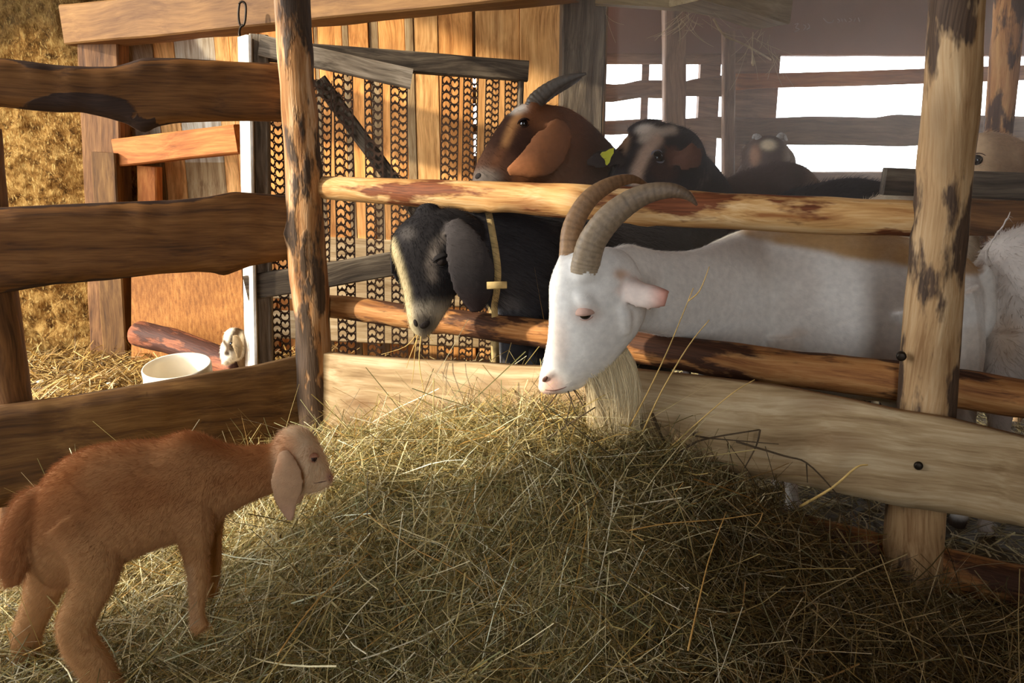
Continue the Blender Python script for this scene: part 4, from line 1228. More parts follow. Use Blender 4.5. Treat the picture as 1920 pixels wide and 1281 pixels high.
# ---- black goat with hanging ears, nosing over the lower rail
def black_goat():
    g = thing('goat', W(1080, 700, 2.15) * 1.0, 'black goat with long hanging ears and pale muzzle leaning over the lower rail', 'goat', 'goats behind the log fence')
    head = prof([(818, 398, 905, 445, 1.82, .10), (775, 405, 898, 480, 1.80, .125), (742, 432, 884, 515, 1.785, .135), (734, 466, 866, 540, 1.775, .13), (746, 506, 850, 560, 1.77, .11), (757, 548, 840, 580, 1.765, .095), (763, 588, 828, 598, 1.76, .085), (770, 614, 818, 614, 1.755, .07), (782, 628, 806, 626, 1.755, .045)], n=26, sq=2.3, id='head')
    neck = prof([(830, 398, 880, 520, 1.83, .10), (885, 396, 925, 570, 1.86, .12), (945, 396, 975, 620, 1.93, .16), (1010, 394, 1030, 672, 2.03, .21), (1090, 390, 1100, 705, 2.14, .27), (1170, 392, 1180, 705, 2.24, .29), (1240, 402, 1240, 690, 2.31, .24), (1276, 430, 1270, 640, 2.34, .14)], n=28, egg=.12, id='body')
    nrm = Vector((0.25, -1, 0.1))
    ear = leaf(pxpts([(852, 412, 1.745), (868, 448, 1.715), (884, 500, 1.70), (892, 548, 1.70), (893, 586, 1.705)]), [0.018, 0.043, 0.055, 0.046, 0.014], nrm, 0.012, 0.16, 'ear')
    ear2 = leaf(pxpts([(768, 415, 1.86), (752, 450, 1.89), (754, 500, 1.90), (762, 540, 1.90)]), [0.012, 0.03, 0.036, 0.014], Vector((-0.4, 0.9, 0.1)), 0.012, 0.28, 'ear')
    tuft = limb([W(790, 410, 1.80), W(800, 402, 1.79), W(820, 398, 1.8)], [0.02, 0.026, 0.02], 'head')
    brow = limb([W(812, 470, 1.735), W(826, 484, 1.73), W(838, 500, 1.735)], [0.014, 0.02, 0.013], 'head')
    fw = Vector((-0.8, -0.5, 0)); legs = []
    for top, px, hd in ((W(955, 600, 1.90), 938, 0), (W(1010, 600, 2.10), 992, 0), (W(1215, 600, 2.22), 1215, 1), (W(1250, 600, 2.36), 1240, 1)):
        legs.append(std_leg(top, (W(px, 600, top.y).x, top.y, -0.05), fw, hd, 0.032))
    tail = limb([W(1270, 440, 2.34), W(1292, 420, 2.37), W(1300, 395, 2.38)], [0.03, 0.025, 0.01], 'tail')
    B = fuse([head, neck, ear, ear2, tuft, brow, tail] + legs, 0.005 * VS, 4)
    px, py = B.px, B.py
    n = fbm(B.co[:, 0] * 14, B.co[:, 2] * 14 + B.co[:, 1] * 9, 7, 3)
    col = np.tile(np.array(lin((58, 56, 58))), (len(B.co), 1))
    col = mixc(col, 0.5 * sstep(n, 0.1, 1.0), lin((84, 80, 80)))
    hd = B.mask('head')
    col = mixc(col, 0.8 * hd, lin((30, 27, 27)))
    col = mixc(col, 0.8 * B.mask('ear'), lin((40, 36, 36)))
    muz = hd * sstep(py + 8 * n, 548, 590)
    col = mixc(col, 0.78 * muz, lin((160, 148, 130)))
    strip = hd * line_mask(px, py, [(730, 455), (745, 500), (757, 545), (766, 600), (776, 628)], 11, 7)
    col = mixc(col, 0.75 * strip, lin((196, 178, 136)))
    col = mixc(col, hd * 0.85 * blob(px, py, 796, 606, 26, 24, .6), lin((40, 34, 32)))
    col = mixc(col, hd * 0.55 * line_mask(px, py, [(838, 440), (815, 462), (806, 495), (812, 520)], 8, 8), lin((128, 116, 106)))
    col = mixc(col, hd * 0.3 * blob(px, py, 765, 438, 18, 16, .7), lin((120, 112, 106)))
    er = B.mask('ear')
    col = mixc(col, er * 0.5 * (1 - sstep(py, 430, 560)), lin((78, 72, 70)))
    col = mixc(col, er * 0.5 * sstep(py, 520, 580), lin((40, 26, 24)))
    lg = B.mask('leg'); 
    col = mixc(col, lg * (1 - sstep(px, 930, 942)) * (1 - sstep(px, 955, 975)), lin((196, 190, 186)))
    col = mixc(col, B.mask('body') * 0.6 * blob(px, py, 955, 580, 30, 30, .6), lin((120, 116, 116)))
    col = hoofs(B, col, 0.0)
    finish(B, g, col, soft=2)
    eye(B, g, 829, 489, 0.013, 'nose_dark', lin((36, 33, 33)), 0.6, 0.36, 0.3, pupil=False)
    nostril(B, g, 797, 609, 0.013, 0.008, 0.6, 'nose_dark'); nostril(B, g, 779, 606, 0.005, 0.009, 0.2, 'nose_dark')
    lip(B, g, [(786, 626), (802, 628), (820, 616), (834, 600)])
    # collar of pale webbing round the neck
    ring = [W(912, 393, 1.88), W(922, 410, 1.795), W(930, 440, 1.765), W(936, 480, 1.757), W(938, 520, 1.775), W(930, 560, 1.83), W(925, 575, 1.90), W(918, 540, 1.985), W(912, 470, 2.0), W(908, 420, 1.96), W(912, 393, 1.88)]
    c = catmull(np.array([list(p) for p in ring]), 5)
    cen = c.mean(0); out = []; 
    for i, p in enumerate(c[:-1]):
        dirv = Vector(p - cen); 
        loc, no, ii, dd = B.bvh.ray_cast(Vector(cen) + dirv.normalized() * 0.4, -dirv.normalized())
        out.append((loc + no * 0.003) if loc is not None else Vector(p))
    V, Fq = [], []
    m = len(out)
    for i, p in enumerate(out):
        t = (out[(i + 1) % m] - out[i - 1]).normalized(); o_ = (p - Vector(cen)).normalized(); w = t.cross(o_).normalized()
        V += [p - w * 0.008, p + w * 0.008, p + w * 0.008 + o_ * 0.003, p - w * 0.008 + o_ * 0.003]
    for i in range(m):
        k = (i + 1) % m
        for j in range(4): Fq.append((i * 4 + j, i * 4 + (j + 1) % 4, k * 4 + (j + 1) % 4, k * 4 + j))
    cl = make_mesh('collar', V, Fq, M_['collar'], g); cl['label'] = 'pale webbing collar'
    loc, no, d = hit(B, 925, 533)
    if loc is not None:
        mb = MB(); mb.box(axes_matrix(loc + no * 0.012, Vector((1, 0.2, 0))), 0.045, 0.006, 0.016, 0.002); make_mesh('collar_tag', mb.v, mb.f, M_['collar'], g)
    def comb(P, Nn):
        out = np.tile(np.array([0.9, 0.4, -0.6]), (len(P), 1))
        h = P[:, 0] < W(850, 500, 1.8).x
        out[h] = np.array([-0.1, 0.0, -1.0])
        return out
    Lf = np.where(B.mask('body', 'tail') > 0, 0.030, 0.012); Lf = np.where(B.mask('ear', 'leg') > 0, 0.007, Lf)
    fur(B, g, 52000, Lf, 0.0003, comb, lift=0.28, jit=0.2, seed=3)
    # coat of arms none; a few pale face hairs
    return B
BG = black_goat()

# ---- tan kid in the pen
def kid():
    KY = lambda px: 1.135 + 0.10 * (px - 60) / 540
    def S(tx, ty, bx, by, w, dy=0.0): return (tx, ty, bx, by, KY((tx + bx) / 2) + dy, w)
    g = thing('goat_kid', (WZ(250, 1230, 0).x, 1.17, -0.03), 'tan goat kid with white head and hanging ears standing by the hay', 'goat', None)
    torso = prof([S(58, 985, 72, 1040, .05), S(70, 922, 98, 1092, .105), S(105, 872, 150, 1088, .135), S(160, 843, 205, 1062, .150), S(228, 832, 248, 1040, .155), S(290, 829, 298, 1018, .152), S(345, 812, 345, 1006, .138), S(388, 822, 392, 990, .118), S(418, 834, 424, 962, .092), S(450, 838, 458, 944, .074), S(486, 836, 500, 926, .064), S(520, 832, 532, 914, .06)], n=30, egg=.12, id='body')
    head = prof([S(506, 840, 518, 906, .062), S(528, 810, 538, 914, .082), S(556, 803, 560, 914, .090), S(582, 813, 578, 912, .082), S(600, 838, 591, 912, .060), S(611, 864, 601, 912, .046), S(618, 884, 609, 911, .040), S(622, 893, 615, 907, .028)], n=26, sq=2.2, id='head')
    jaw = limb([W(548, 900, KY(550)), W(580, 906, KY(580)), W(608, 905, KY(608))], [0.022, 0.018, 0.012], 'head')
    yE = KY(540) - 0.055
    ear = leaf(pxpts([(531, 846, yE + .008), (535, 872, yE - .008), (538, 905, yE - .014), (537, 940, yE - .012), (545, 976, yE - .006)]), [0.010, 0.021, 0.0275, 0.021, 0.005], Vector((0.1, -1, 0.12)), 0.0085, 0.22, 'ear')
    yF = KY(540) + 0.055
    ear2 = leaf(pxpts([(545, 840, yF - .01), (556, 870, yF + .012), (560, 905, yF + .02), (558, 945, yF + .018)]), [0.009, 0.018, 0.022, 0.006], Vector((0.1, 1, 0.12)), 0.0085, 0.22, 'ear')
    # legs: near and far, hind and front
    yn = KY(170) - 0.052; yf = KY(90) + 0.050
    hind_n = limb([W(150, 975, yn + .025), W(178, 1030, yn + .008), W(176, 1085, yn), W(158, 1130, yn - .008), W(142, 1172, yn - .01), W(152, 1212, yn - .014), W(178, 1250, yn - .018), W(200, 1295, yn - .02), W(222, 1345, yn - .02)], [0.056, 0.046, 0.034, 0.0285, 0.0275, 0.027, 0.0265, 0.026, 0.024], 'leg')
    hind_f = limb([W(75, 1000, yf - .02), W(95, 1050, yf), W(82, 1105, yf), W(70, 1140, yf), W(52, 1185, yf), W(50, 1225, yf), W(47, 1268, yf), W(50, 1290, yf)], [0.050, 0.040, 0.030, 0.025, 0.0235, 0.0215, 0.019, 0.019], 'leg')
    yn = KY(365) - 0.046; yf = KY(395) + 0.045
    front_n = limb([W(352, 935, yn + .02), W(362, 985, yn), W(366, 1030, yn), W(370, 1072, yn), W(371, 1088, yn), W(371, 1120, yn), W(370, 1152, yn), W(374, 1172, yn - .004), W(380, 1182, yn - .008)], [0.046, 0.034, 0.0215, 0.0165, 0.0160, 0.0125, 0.0115, 0.0135, 0.012], 'leg')
    front_f = limb([W(385, 935, yf - .02), W(392, 985, yf), W(398, 1020, yf), W(401, 1050, yf), W(398, 1090, yf + .01), W(396, 1115, yf + .01)], [0.034, 0.024, 0.016, 0.0135, 0.011, 0.012], 'leg')
    tail = limb([W(85, 935, KY(70)), W(58, 955, KY(60) - .01), W(36, 1010, KY(40) - .02), W(26, 1060, KY(30) - .025), W(24, 1096, KY(25) - .025)], [0.024, 0.026, 0.026, 0.022, 0.010], 'tail')
    B = fuse([torso, head, jaw, ear, ear2, hind_n, hind_f, front_n, front_f, tail], 0.0032 * VS, 4)
    px, py = B.px, B.py
    n = fbm(B.co[:, 0] * 16, B.co[:, 2] * 16 + B.co[:, 1] * 9, 4, 4)
    col = np.tile(np.array(lin((160, 108, 66))), (len(B.co), 1))
    low = sstep(py + 12 * n, np.interp(px, [0, 120, 250, 350, 480], [1020, 960, 945, 930, 900]), np.interp(px, [0, 120, 250, 350, 480], [1110, 1060, 1040, 1020, 960]))
    col = mixc(col, 0.7 * low, lin((186, 140, 94)))
    col = mixc(col, 0.4 * sstep(n, -0.1, 0.9), lin((184, 136, 90)))
    back = 1 - sstep(py + 14 * n, np.interp(px, [60, 160, 345, 420, 540], [930, 850, 815, 840, 838]), np.interp(px, [60, 160, 345, 420, 540], [1010, 905, 862, 880, 880]))
    col = mixc(col, 0.7 * back * B.mask('body'), lin((162, 100, 54)))
    col = mixc(col, 0.6 * B.mask('tail'), lin((172, 114, 70)))
    col = mixc(col, 0.7 * B.mask('leg') * sstep(py, 1030, 1120), lin((190, 144, 96)))
    col = mixc(col, B.mask('leg') * line_mask(px, py, [(352, 1070), (362, 1165)], 12, 6) * 0.45, lin((206, 170, 132)))  # rim light painted along the near foreleg's left edge
    hd = B.mask('head') * sstep(px, 505, 528)
    col = mixc(col, hd, lin((222, 190, 152)))
    col = mixc(col, hd * 0.95 * blob(px, py, 532, 836, 30, 30, .7) * np.clip(0.7 + 0.4 * n, 0, 1), lin((200, 136, 86)))
    col = mixc(col, hd * 0.45 * blob(px, py, 585, 850, 22, 20, .8), lin((206, 158, 120)))
    col = mixc(col, hd * 0.8 * blob(px, py, 619, 893, 12, 13, .8), lin((186, 128, 110)))
    er = B.mask('ear')
    col = mixc(col, er, lin((196, 156, 120)))
    col = mixc(col, er * 0.5 * blob(px, py, 520, 870, 10, 26, .8), lin((206, 146, 104)))
    col = mixc(col, er * 0.4 * sstep(py, 930, 975), lin((214, 170, 150)))
    col = hoofs(B, col, 0.0, (120, 90, 66))
    finish(B, g, col)
    eye(B, g, 589, 859, 0.0074, 'eye_kid', lin((180, 128, 100)), 0.80, 0.42, -0.3, pupil=False)
    nostril(B, g, 618, 892, 0.0035, 0.0022, 0.4)
    lip(B, g, [(618, 900), (607, 903), (596, 905), (588, 906)], 0.0009)
    def comb(P, Nn):
        out = np.tile(np.array([-0.8, 0.0, -0.7]), (len(P), 1))
        return out
    Lf = np.where(B.mask('tail') > 0, 0.016, 0.0095); Lf = np.where(B.mask('ear') > 0, 0.004, Lf)
    fur(B, g, 90000, Lf, 0.00018, comb, lift=0.36, jit=0.26, seed=4)
    return B
KID = kid()
# ---- brown horned goat, looking left over the upper rail
def brown_goat():
    Y = 2.42
    g = thing('goat', W(1130, 500, 2.7) * 1.0, 'brown horned goat in profile with a long brown ear, above the upper rail', 'goat', 'goats behind the log fence')
    head = prof([(1040, 200, 1052, 330, Y, .13), (1010, 192, 1030, 345, Y, .145), (978, 196, 1010, 356, Y, .15), (945, 222, 985, 362, Y, .14), (918, 262, 958, 364, Y, .12), (900, 294, 938, 364, Y, .105), (889, 320, 922, 364, Y, .09), (886, 338, 908, 364, Y, .07)], n=26, sq=2.2, id='head')
    neck = prof([(1030, 196, 1020, 370, Y, .12), (1062, 202, 1050, 410, Y + .04, .15), (1095, 226, 1080, 450, Y + .1, .19), (1128, 266, 1110, 500, Y + .2, .24), (1165, 320, 1150, 530, Y + .42, .3), (1200, 334, 1190, 540, Y + .75, .32), (1222, 346, 1215, 520, Y + 1.02, .26)], n=26, egg=.1, id='body')
    ear = leaf(pxpts([(1042, 226, Y - .075), (1046, 250, Y - .105), (1022, 288, Y - .115), (990, 308, Y - .11), (952, 322, Y - .10)]), [0.026, 0.050, 0.062, 0.046, 0.012], Vector((0.2, -1, 0.25)), 0.022, 0.2, 'ear')
    ear2 = leaf(pxpts([(1030, 226, Y + .08), (1028, 270, Y + .12), (1005, 320, Y + .12)]), [0.02, 0.045, 0.012], Vector((0, 1, 0.25)), 0.013, 0.25, 'ear')
    fw = Vector((-0.7, -0.7, 0)); legs = []
    for top, hd in ((W(1110, 450, Y + .12), 0), (W(1150, 450, Y + .3), 0), (W(1180, 460, Y + .8), 1), (W(1225, 460, Y + .9), 1)):
        legs.append(std_leg(top, (top.x, top.y, -0.05), fw, hd, 0.034))
    hb = limb([W(1000, 205, Y - .03), W(1004, 186, Y - .03)], [0.03, 0.022], 'head')
    B = fuse([head, neck, ear, ear2, hb] + legs, 0.007 * VS, 4)
    px, py = B.px, B.py
    n = fbm(B.co[:, 0] * 10, B.co[:, 2] * 10, 17, 3)
    col = np.tile(np.array(lin((112, 70, 44))), (len(B.co), 1))
    hd = B.mask('head')
    col = mixc(col, 0.8 * hd * line_mask(px, py, [(945, 215), (918, 265), (898, 310), (890, 335)], 26, 14), lin((36, 28, 25)))
    col = mixc(col, 0.8 * hd * line_mask(px, py, [(985, 255), (960, 300), (935, 340)], 22, 12), lin((40, 30, 27)))
    col = mixc(col, 0.8 * hd * line_mask(px, py, [(972, 215), (958, 240), (948, 268)], 7, 6), lin((176, 124, 76)))
    col = mixc(col, 0.85 * hd * blob(px, py, 962, 200, 30, 16, .6), lin((220, 206, 186)))
    col = mixc(col, 0.6 * hd * blob(px, py, 910, 334, 34, 22, .7), lin((120, 112, 104)))
    col = mixc(col, 0.7 * B.mask('body') * sstep(px, 1075, 1120), lin((70, 46, 34)))
    col = mixc(col, B.mask('ear') * 0.75, lin((140, 90, 58)))
    finish(B, g, col, soft=2)
    eye(B, g, 982, 231, 0.0135, 'eye_dark', lin((50, 36, 30)), 0.66, 0.42, 0.3, False)
    nostril(B, g, 896, 330, 0.012, 0.008, 0.5, 'nose_dark')
    lip(B, g, [(892, 352), (915, 352), (938, 346)], 0.002)
    horn(g, pxpts([(1000, 202, Y - .035), (1006, 188, Y - .035), (1030, 167, Y - .04), (1062, 149, Y - .05), (1099, 138, Y - .06)]), [0.026, 0.025, 0.0205, 0.014, 0.003], (92, 78, 62), (64, 58, 52), 14, 0.10)
    horn(g, pxpts([(1000, 202, Y + .035), (1008, 188, Y + .04), (1034, 170, Y + .08), (1068, 154, Y + .12), (1090, 146, Y + .15)]), [0.026, 0.025, 0.0205, 0.014, 0.003], (92, 78, 62), (64, 58, 52), 14, 0.10)
    fur(B, g, 26000, np.where(B.mask('ear') > 0, 0.006, 0.014), 0.0004, np.array([0.8, 0.2, -0.5]), lift=0.3, jit=0.2, seed=6)
brown_goat()

# ---- black and white goat facing the camera, yellow ear tag
def pied_goat():
    Y = 2.62
    g = thing('goat', W(1300, 520, 3.0) * 1.0, 'black and white striped goat with a yellow ear tag above the upper rail', 'goat', 'goats behind the log fence')
    head = prof([(1265, 240, 1285, 372, Y + .12, .20), (1232, 232, 1262, 385, Y + .03, .215), (1200, 240, 1240, 400, Y - .06, .205), (1178, 268, 1222, 415, Y - .14, .18), (1165, 302, 1205, 425, Y - .20, .15), (1158, 335, 1190, 428, Y - .25, .13), (1155, 368, 1180, 430, Y - .28, .11)], n=28, sq=2.2, id='head')
    dome = limb([W(1185, 268, Y - .02), W(1215, 258, Y - .02), W(1250, 264, Y)], [0.05, 0.06, 0.05], 'head')
    side = limb([W(1140, 330, Y - .02), W(1160, 310, Y - .05), W(1175, 300, Y - .05)], [0.03, 0.045, 0.05], 'head')
    neck = prof([(1240, 245, 1260, 390, Y + .08, .2), (1282, 268, 1290, 420, Y + .16, .2), (1318, 300, 1310, 470, Y + .26, .22), (1350, 350, 1340, 520, Y + .4, .28), (1420, 372, 1400, 540, Y + .6, .3), (1470, 390, 1450, 520, Y + .75, .2)], n=24, egg=.1, id='body')
    ear = leaf(pxpts([(1262, 288, Y - .10), (1275, 288, Y - .15), (1292, 291, Y - .17), (1316, 299, Y - .16)]), [0.036, 0.050, 0.052, 0.030], Vector((0.3, -1, 0.25)), 0.014, 0.12, 'ear')
    ear2 = leaf(pxpts([(1172, 290, Y - .14), (1150, 290, Y - .22), (1125, 298, Y - .27), (1098, 306, Y - .27)]), [0.024, 0.040, 0.033, 0.010], Vector((-0.3, -1, 0.3)), 0.014, 0.28, 'far_ear')
    fw = Vector((-0.6, -0.8, 0)); legs = []
    for top, hd in ((W(1300, 480, Y + .15), 0), (W(1330, 480, Y + .32), 0), (W(1420, 480, Y + .6), 1), (W(1450, 480, Y + .72), 1)):
        legs.append(std_leg(top, (top.x, top.y, -0.05), fw, hd, 0.034))
    B = fuse([head, dome, side, neck, ear, ear2] + legs, 0.008 * VS, 5)
    px, py = B.px, B.py
    col = np.tile(np.array(lin((48, 44, 46))), (len(B.co), 1))
    hd = np.maximum(B.mask('head'), B.mask('body'))
    col = mixc(col, hd * blob(px, py, 1212, 245, 24, 14, .5), lin((214, 200, 184)))
    col = mixc(col, hd * line_mask(px, py, [(1262, 244), (1225, 250), (1206, 262)], 8, 5), lin((206, 190, 172)))
    col = mixc(col, hd * line_mask(px, py, [(1232, 262), (1210, 288), (1196, 318), (1192, 340)], 11, 6), lin((206, 178, 156)))
    col = mixc(col, hd * line_mask(px, py, [(1172, 262), (1165, 286)], 8, 5), lin((196, 164, 132)))
    col = mixc(col, hd * 0.6 * blob(px, py, 1245, 320, 34, 30, .6), lin((88, 62, 52)))
    col = mixc(col, 0.6 * B.mask('body') * blob(px, py, 1310, 330, 24, 30, .6), lin((120, 104, 94)))
    col = mixc(col, B.mask('ear'), lin((102, 70, 56)))
    col = mixc(col, B.mask('far_ear') * 0.7, lin((64, 54, 50)))
    finish(B, g, col, soft=2)
    eye(B, g, 1235, 294, 0.020, 'eye_dark', lin((132, 132, 140)), 0.46, 0.40, 0.1, False)
    loc, no, d = hit(B, 1137, 294)
    if loc is not None:
        z = (-d * 0.8 + no * 0.3).normalized(); x = Vector((0, 0, 1)).cross(z).normalized(); y = z.cross(x); c = loc + z * 0.008
        s = mpp(loc)
        out = [(-12, 4), (-9, 8), (-2, 9), (6, 14), (13, 15), (13, 6), (8, -2), (5, -12), (0, -17), (-5, -12), (-8, -4)]
        V = [c + x * a * s + y * b * s for a, b in out] + [c + x * a * s + y * b * s - z * 0.004 for a, b in out]; k = len(out)
        Fq = [tuple(range(k)), tuple(range(2 * k - 1, k - 1, -1))] + [(i, k + i, k + (i + 1) % k, (i + 1) % k) for i in range(k)]
        t = make_mesh('ear_tag', V, Fq, M_['tag'], g, smooth=False); t['label'] = 'yellow ear tag'
    fur(B, g, 24000, 0.014, 0.0004, np.array([0.5, 0.3, 0.3]), lift=0.35, jit=0.22, seed=8)
pied_goat()

# ---- goats mostly hidden behind the others: backs and foreheads
def hidden_goat(label, st, hst, base, paint, ears=(), horns=(), eyes=(), vox=0.009, fwd=Vector((-1, 0, 0)), legx=None, furn=12000, furl=0.016, extra=()):
    g = thing('goat', W(st[len(st) // 2][0], 600, st[len(st) // 2][4]) * 1.0, label, 'goat', 'goats behind the log fence')
    parts = [prof(st, n=24, egg=.12, id='body')]
    if hst: parts.append(prof(hst, n=22, sq=2.2, id='head'))
    for e in ears: parts.append(leaf(pxpts(e[0]), e[1], e[2], 0.014, 0.25, 'ear'))
    parts += list(extra)
    a, b = st[1], st[-2]
    w = 0.07
    side = Vector((-fwd.y, fwd.x, 0)).normalized()
    for s_, hd in ((a, 0), (b, 1)):
        c = W((s_[0] + s_[2]) / 2, s_[1] * 0.35 + s_[3] * 0.65, s_[4])
        for sd in (-1, 1):
            top = c + side * w * sd
            foot = Vector((top.x, top.y, -0.05))
            if legx and (s_ is a, sd) in legx: foot = legx[(s_ is a, sd)]
            parts.append(std_leg(top, foot, fwd, hd, 0.032))
    B = fuse(parts, vox * VS, 5)
    col = np.tile(np.array(lin(base)), (len(B.co), 1))
    col = paint(B, col)
    finish(B, g, col, soft=2)
    for e in eyes: eye(B, g, *e)
    for P, R in horns: horn(g, pxpts(P), R, (130, 120, 112), (200, 196, 190), 6, 0.05)
    if furn: fur(B, g, furn, furl, 0.00045, np.array([0.6, 0.1, -0.5]), lift=0.4, jit=0.25, seed=len(label))
    return B

# dark brown back, highest of the hidden backs
hidden_goat('dark brown goat seen only as a sloping back below the right window',
    [(1335, 352, 1340, 470, 2.95, .10), (1362, 334, 1365, 500, 2.95, .2), (1410, 315, 1412, 520, 2.95, .28), (1465, 303, 1465, 530, 2.93, .31), (1505, 310, 1503, 530, 2.90, .28), (1528, 330, 1525, 500, 2.88, .16), (1538, 352, 1535, 460, 2.86, .06)],
    None, (66, 48, 42), lambda B, c: mixc(c, sstep(B.px, 1500, 1535) * 0.6, lin((150, 116, 90))), fwd=Vector((1, 0, 0)))
# small far goat with a white forehead
hidden_goat('small far goat with a white forehead patch and tiny curled horns',
    [(1405, 300, 1400, 420, 3.42, .16), (1425, 290, 1420, 450, 3.50, .22), (1450, 300, 1450, 470, 3.62, .26), (1470, 315, 1470, 470, 3.75, .24), (1480, 330, 1480, 440, 3.82, .14)],
    [(1420, 260, 1425, 330, 3.42, .17), (1436, 254, 1438, 340, 3.36, .185), (1440, 270, 1438, 345, 3.30, .17), (1441, 290, 1440, 350, 3.25, .14), (1441, 310, 1440, 352, 3.21, .12)], (78, 60, 52),
    lambda B, c: mixc(mixc(mixc(c, blob(B.px, B.py, 1441, 272, 17, 12, .5), lin((226, 210, 176))), 0.7 * blob(B.px, B.py, 1416, 292, 12, 24, .6), lin((170, 126, 96))), 0.6 * sstep(B.px, 1462, 1480), lin((176, 160, 142))),
    ears=[([(1412, 268, 3.38), (1402, 290, 3.36), (1394, 318, 3.34)], [0.02, 0.035, 0.014], Vector((-.2, -1, .2))), ([(1466, 272, 3.38), (1480, 295, 3.37), (1490, 320, 3.36)], [0.02, 0.035, 0.014], Vector((.2, -1, .2)))],
    horns=[([(1424, 266, 3.36), (1421, 258, 3.36), (1415, 255, 3.36), (1411, 260, 3.35)], [.016, .014, .009, .003]), ([(1462, 264, 3.36), (1464, 256, 3.36), (1470, 256, 3.36), (1476, 264, 3.35)], [.018, .016, .010, .003])])
# black back further right
hidden_goat('black goat whose back shows just above the upper rail left of the rear rail',
    [(1440, 372, 1445, 480, 2.52, .08), (1475, 358, 1478, 500, 2.50, .18), (1530, 344, 1530, 520, 2.48, .26), (1590, 333, 1590, 530, 2.46, .28), (1640, 338, 1640, 525, 2.43, .26), (1690, 352, 1690, 500, 2.40, .18), (1715, 375, 1712, 470, 2.38, .08)],
    None, (40, 38, 40), lambda B, c: c, fwd=Vector((1, 0, 0)), furl=0.02)
# pale woolly back
hidden_goat('pale woolly goat, a strip of cream back showing under the rear rail end',
    [(1605, 392, 1605, 470, 2.20, .06), (1630, 374, 1630, 500, 2.20, .15), (1670, 362, 1668, 520, 2.20, .22), (1720, 360, 1716, 525, 2.18, .24), (1760, 366, 1756, 510, 2.16, .18), (1785, 385, 1782, 480, 2.15, .08)],
    None, (214, 196, 168), lambda B, c: c, fwd=Vector((1, 0, 0)), furl=0.02, legx={(True, -1): WZ(1610, 772, -0.04)})
# tan goat behind the right post
hidden_goat('sandy goat peering from behind the right round post over the rear rail',
    [(1900, 300, 1890, 470, 2.62, .14), (1930, 300, 1920, 520, 2.72, .24), (1990, 312, 1985, 540, 2.85, .3), (2060, 320, 2055, 545, 2.95, .3), (2110, 345, 2105, 500, 3.0, .16)],
    [(1905, 268, 1900, 390, 2.56, .15), (1878, 252, 1880, 400, 2.50, .165), (1850, 247, 1856, 400, 2.46, .16), (1828, 254, 1836, 395, 2.43, .14), (1808, 285, 1820, 390, 2.42, .11), (1796, 322, 1808, 385, 2.41, .09)], (198, 164, 126),
    lambda B, c: mixc(c, 0.5 * blob(B.px, B.py, 1830, 300, 14, 12, .8), lin((140, 100, 74))),
    ears=[([(1888, 272, 2.42), (1905, 285, 2.40), (1914, 305, 2.40), (1912, 335, 2.41)], [0.018, 0.034, 0.036, 0.012], Vector((.3, -1, .2)))],
    eyes=[(1831, 300, 0.018, 'eye_dark', lin((90, 64, 50)), 0.4, 0.3, 0.2, False)], fwd=Vector((-1, -0.3, 0)))
# pale goat at the right edge
hidden_goat('greyish white goat whose rump is cut off by the right edge of the photo',
    [(1842, 500, 1842, 690, 1.86, .12), (1866, 452, 1862, 722, 1.86, .22), (1920, 425, 1915, 740, 1.86, .30), (2000, 415, 1995, 750, 1.84, .32), (2080, 420, 2075, 750, 1.82, .30), (2130, 450, 2125, 720, 1.8, .18)],
    None, (214, 202, 190), lambda B, c: mixc(c, 0.6 * (1 - sstep(B.py, 700, 790)) * blob(B.px, B.py, 1890, 640, 40, 60, .7), lin((186, 154, 120))), fwd=Vector((1, 0, 0)),
    extra=[limb([W(1852, 500, 1.82), W(1850, 470, 1.80), W(1872, 435, 1.79), W(1892, 405, 1.78), W(1904, 382, 1.78)], [0.012, 0.007, 0.0055, 0.005, 0.004], 'tail')])

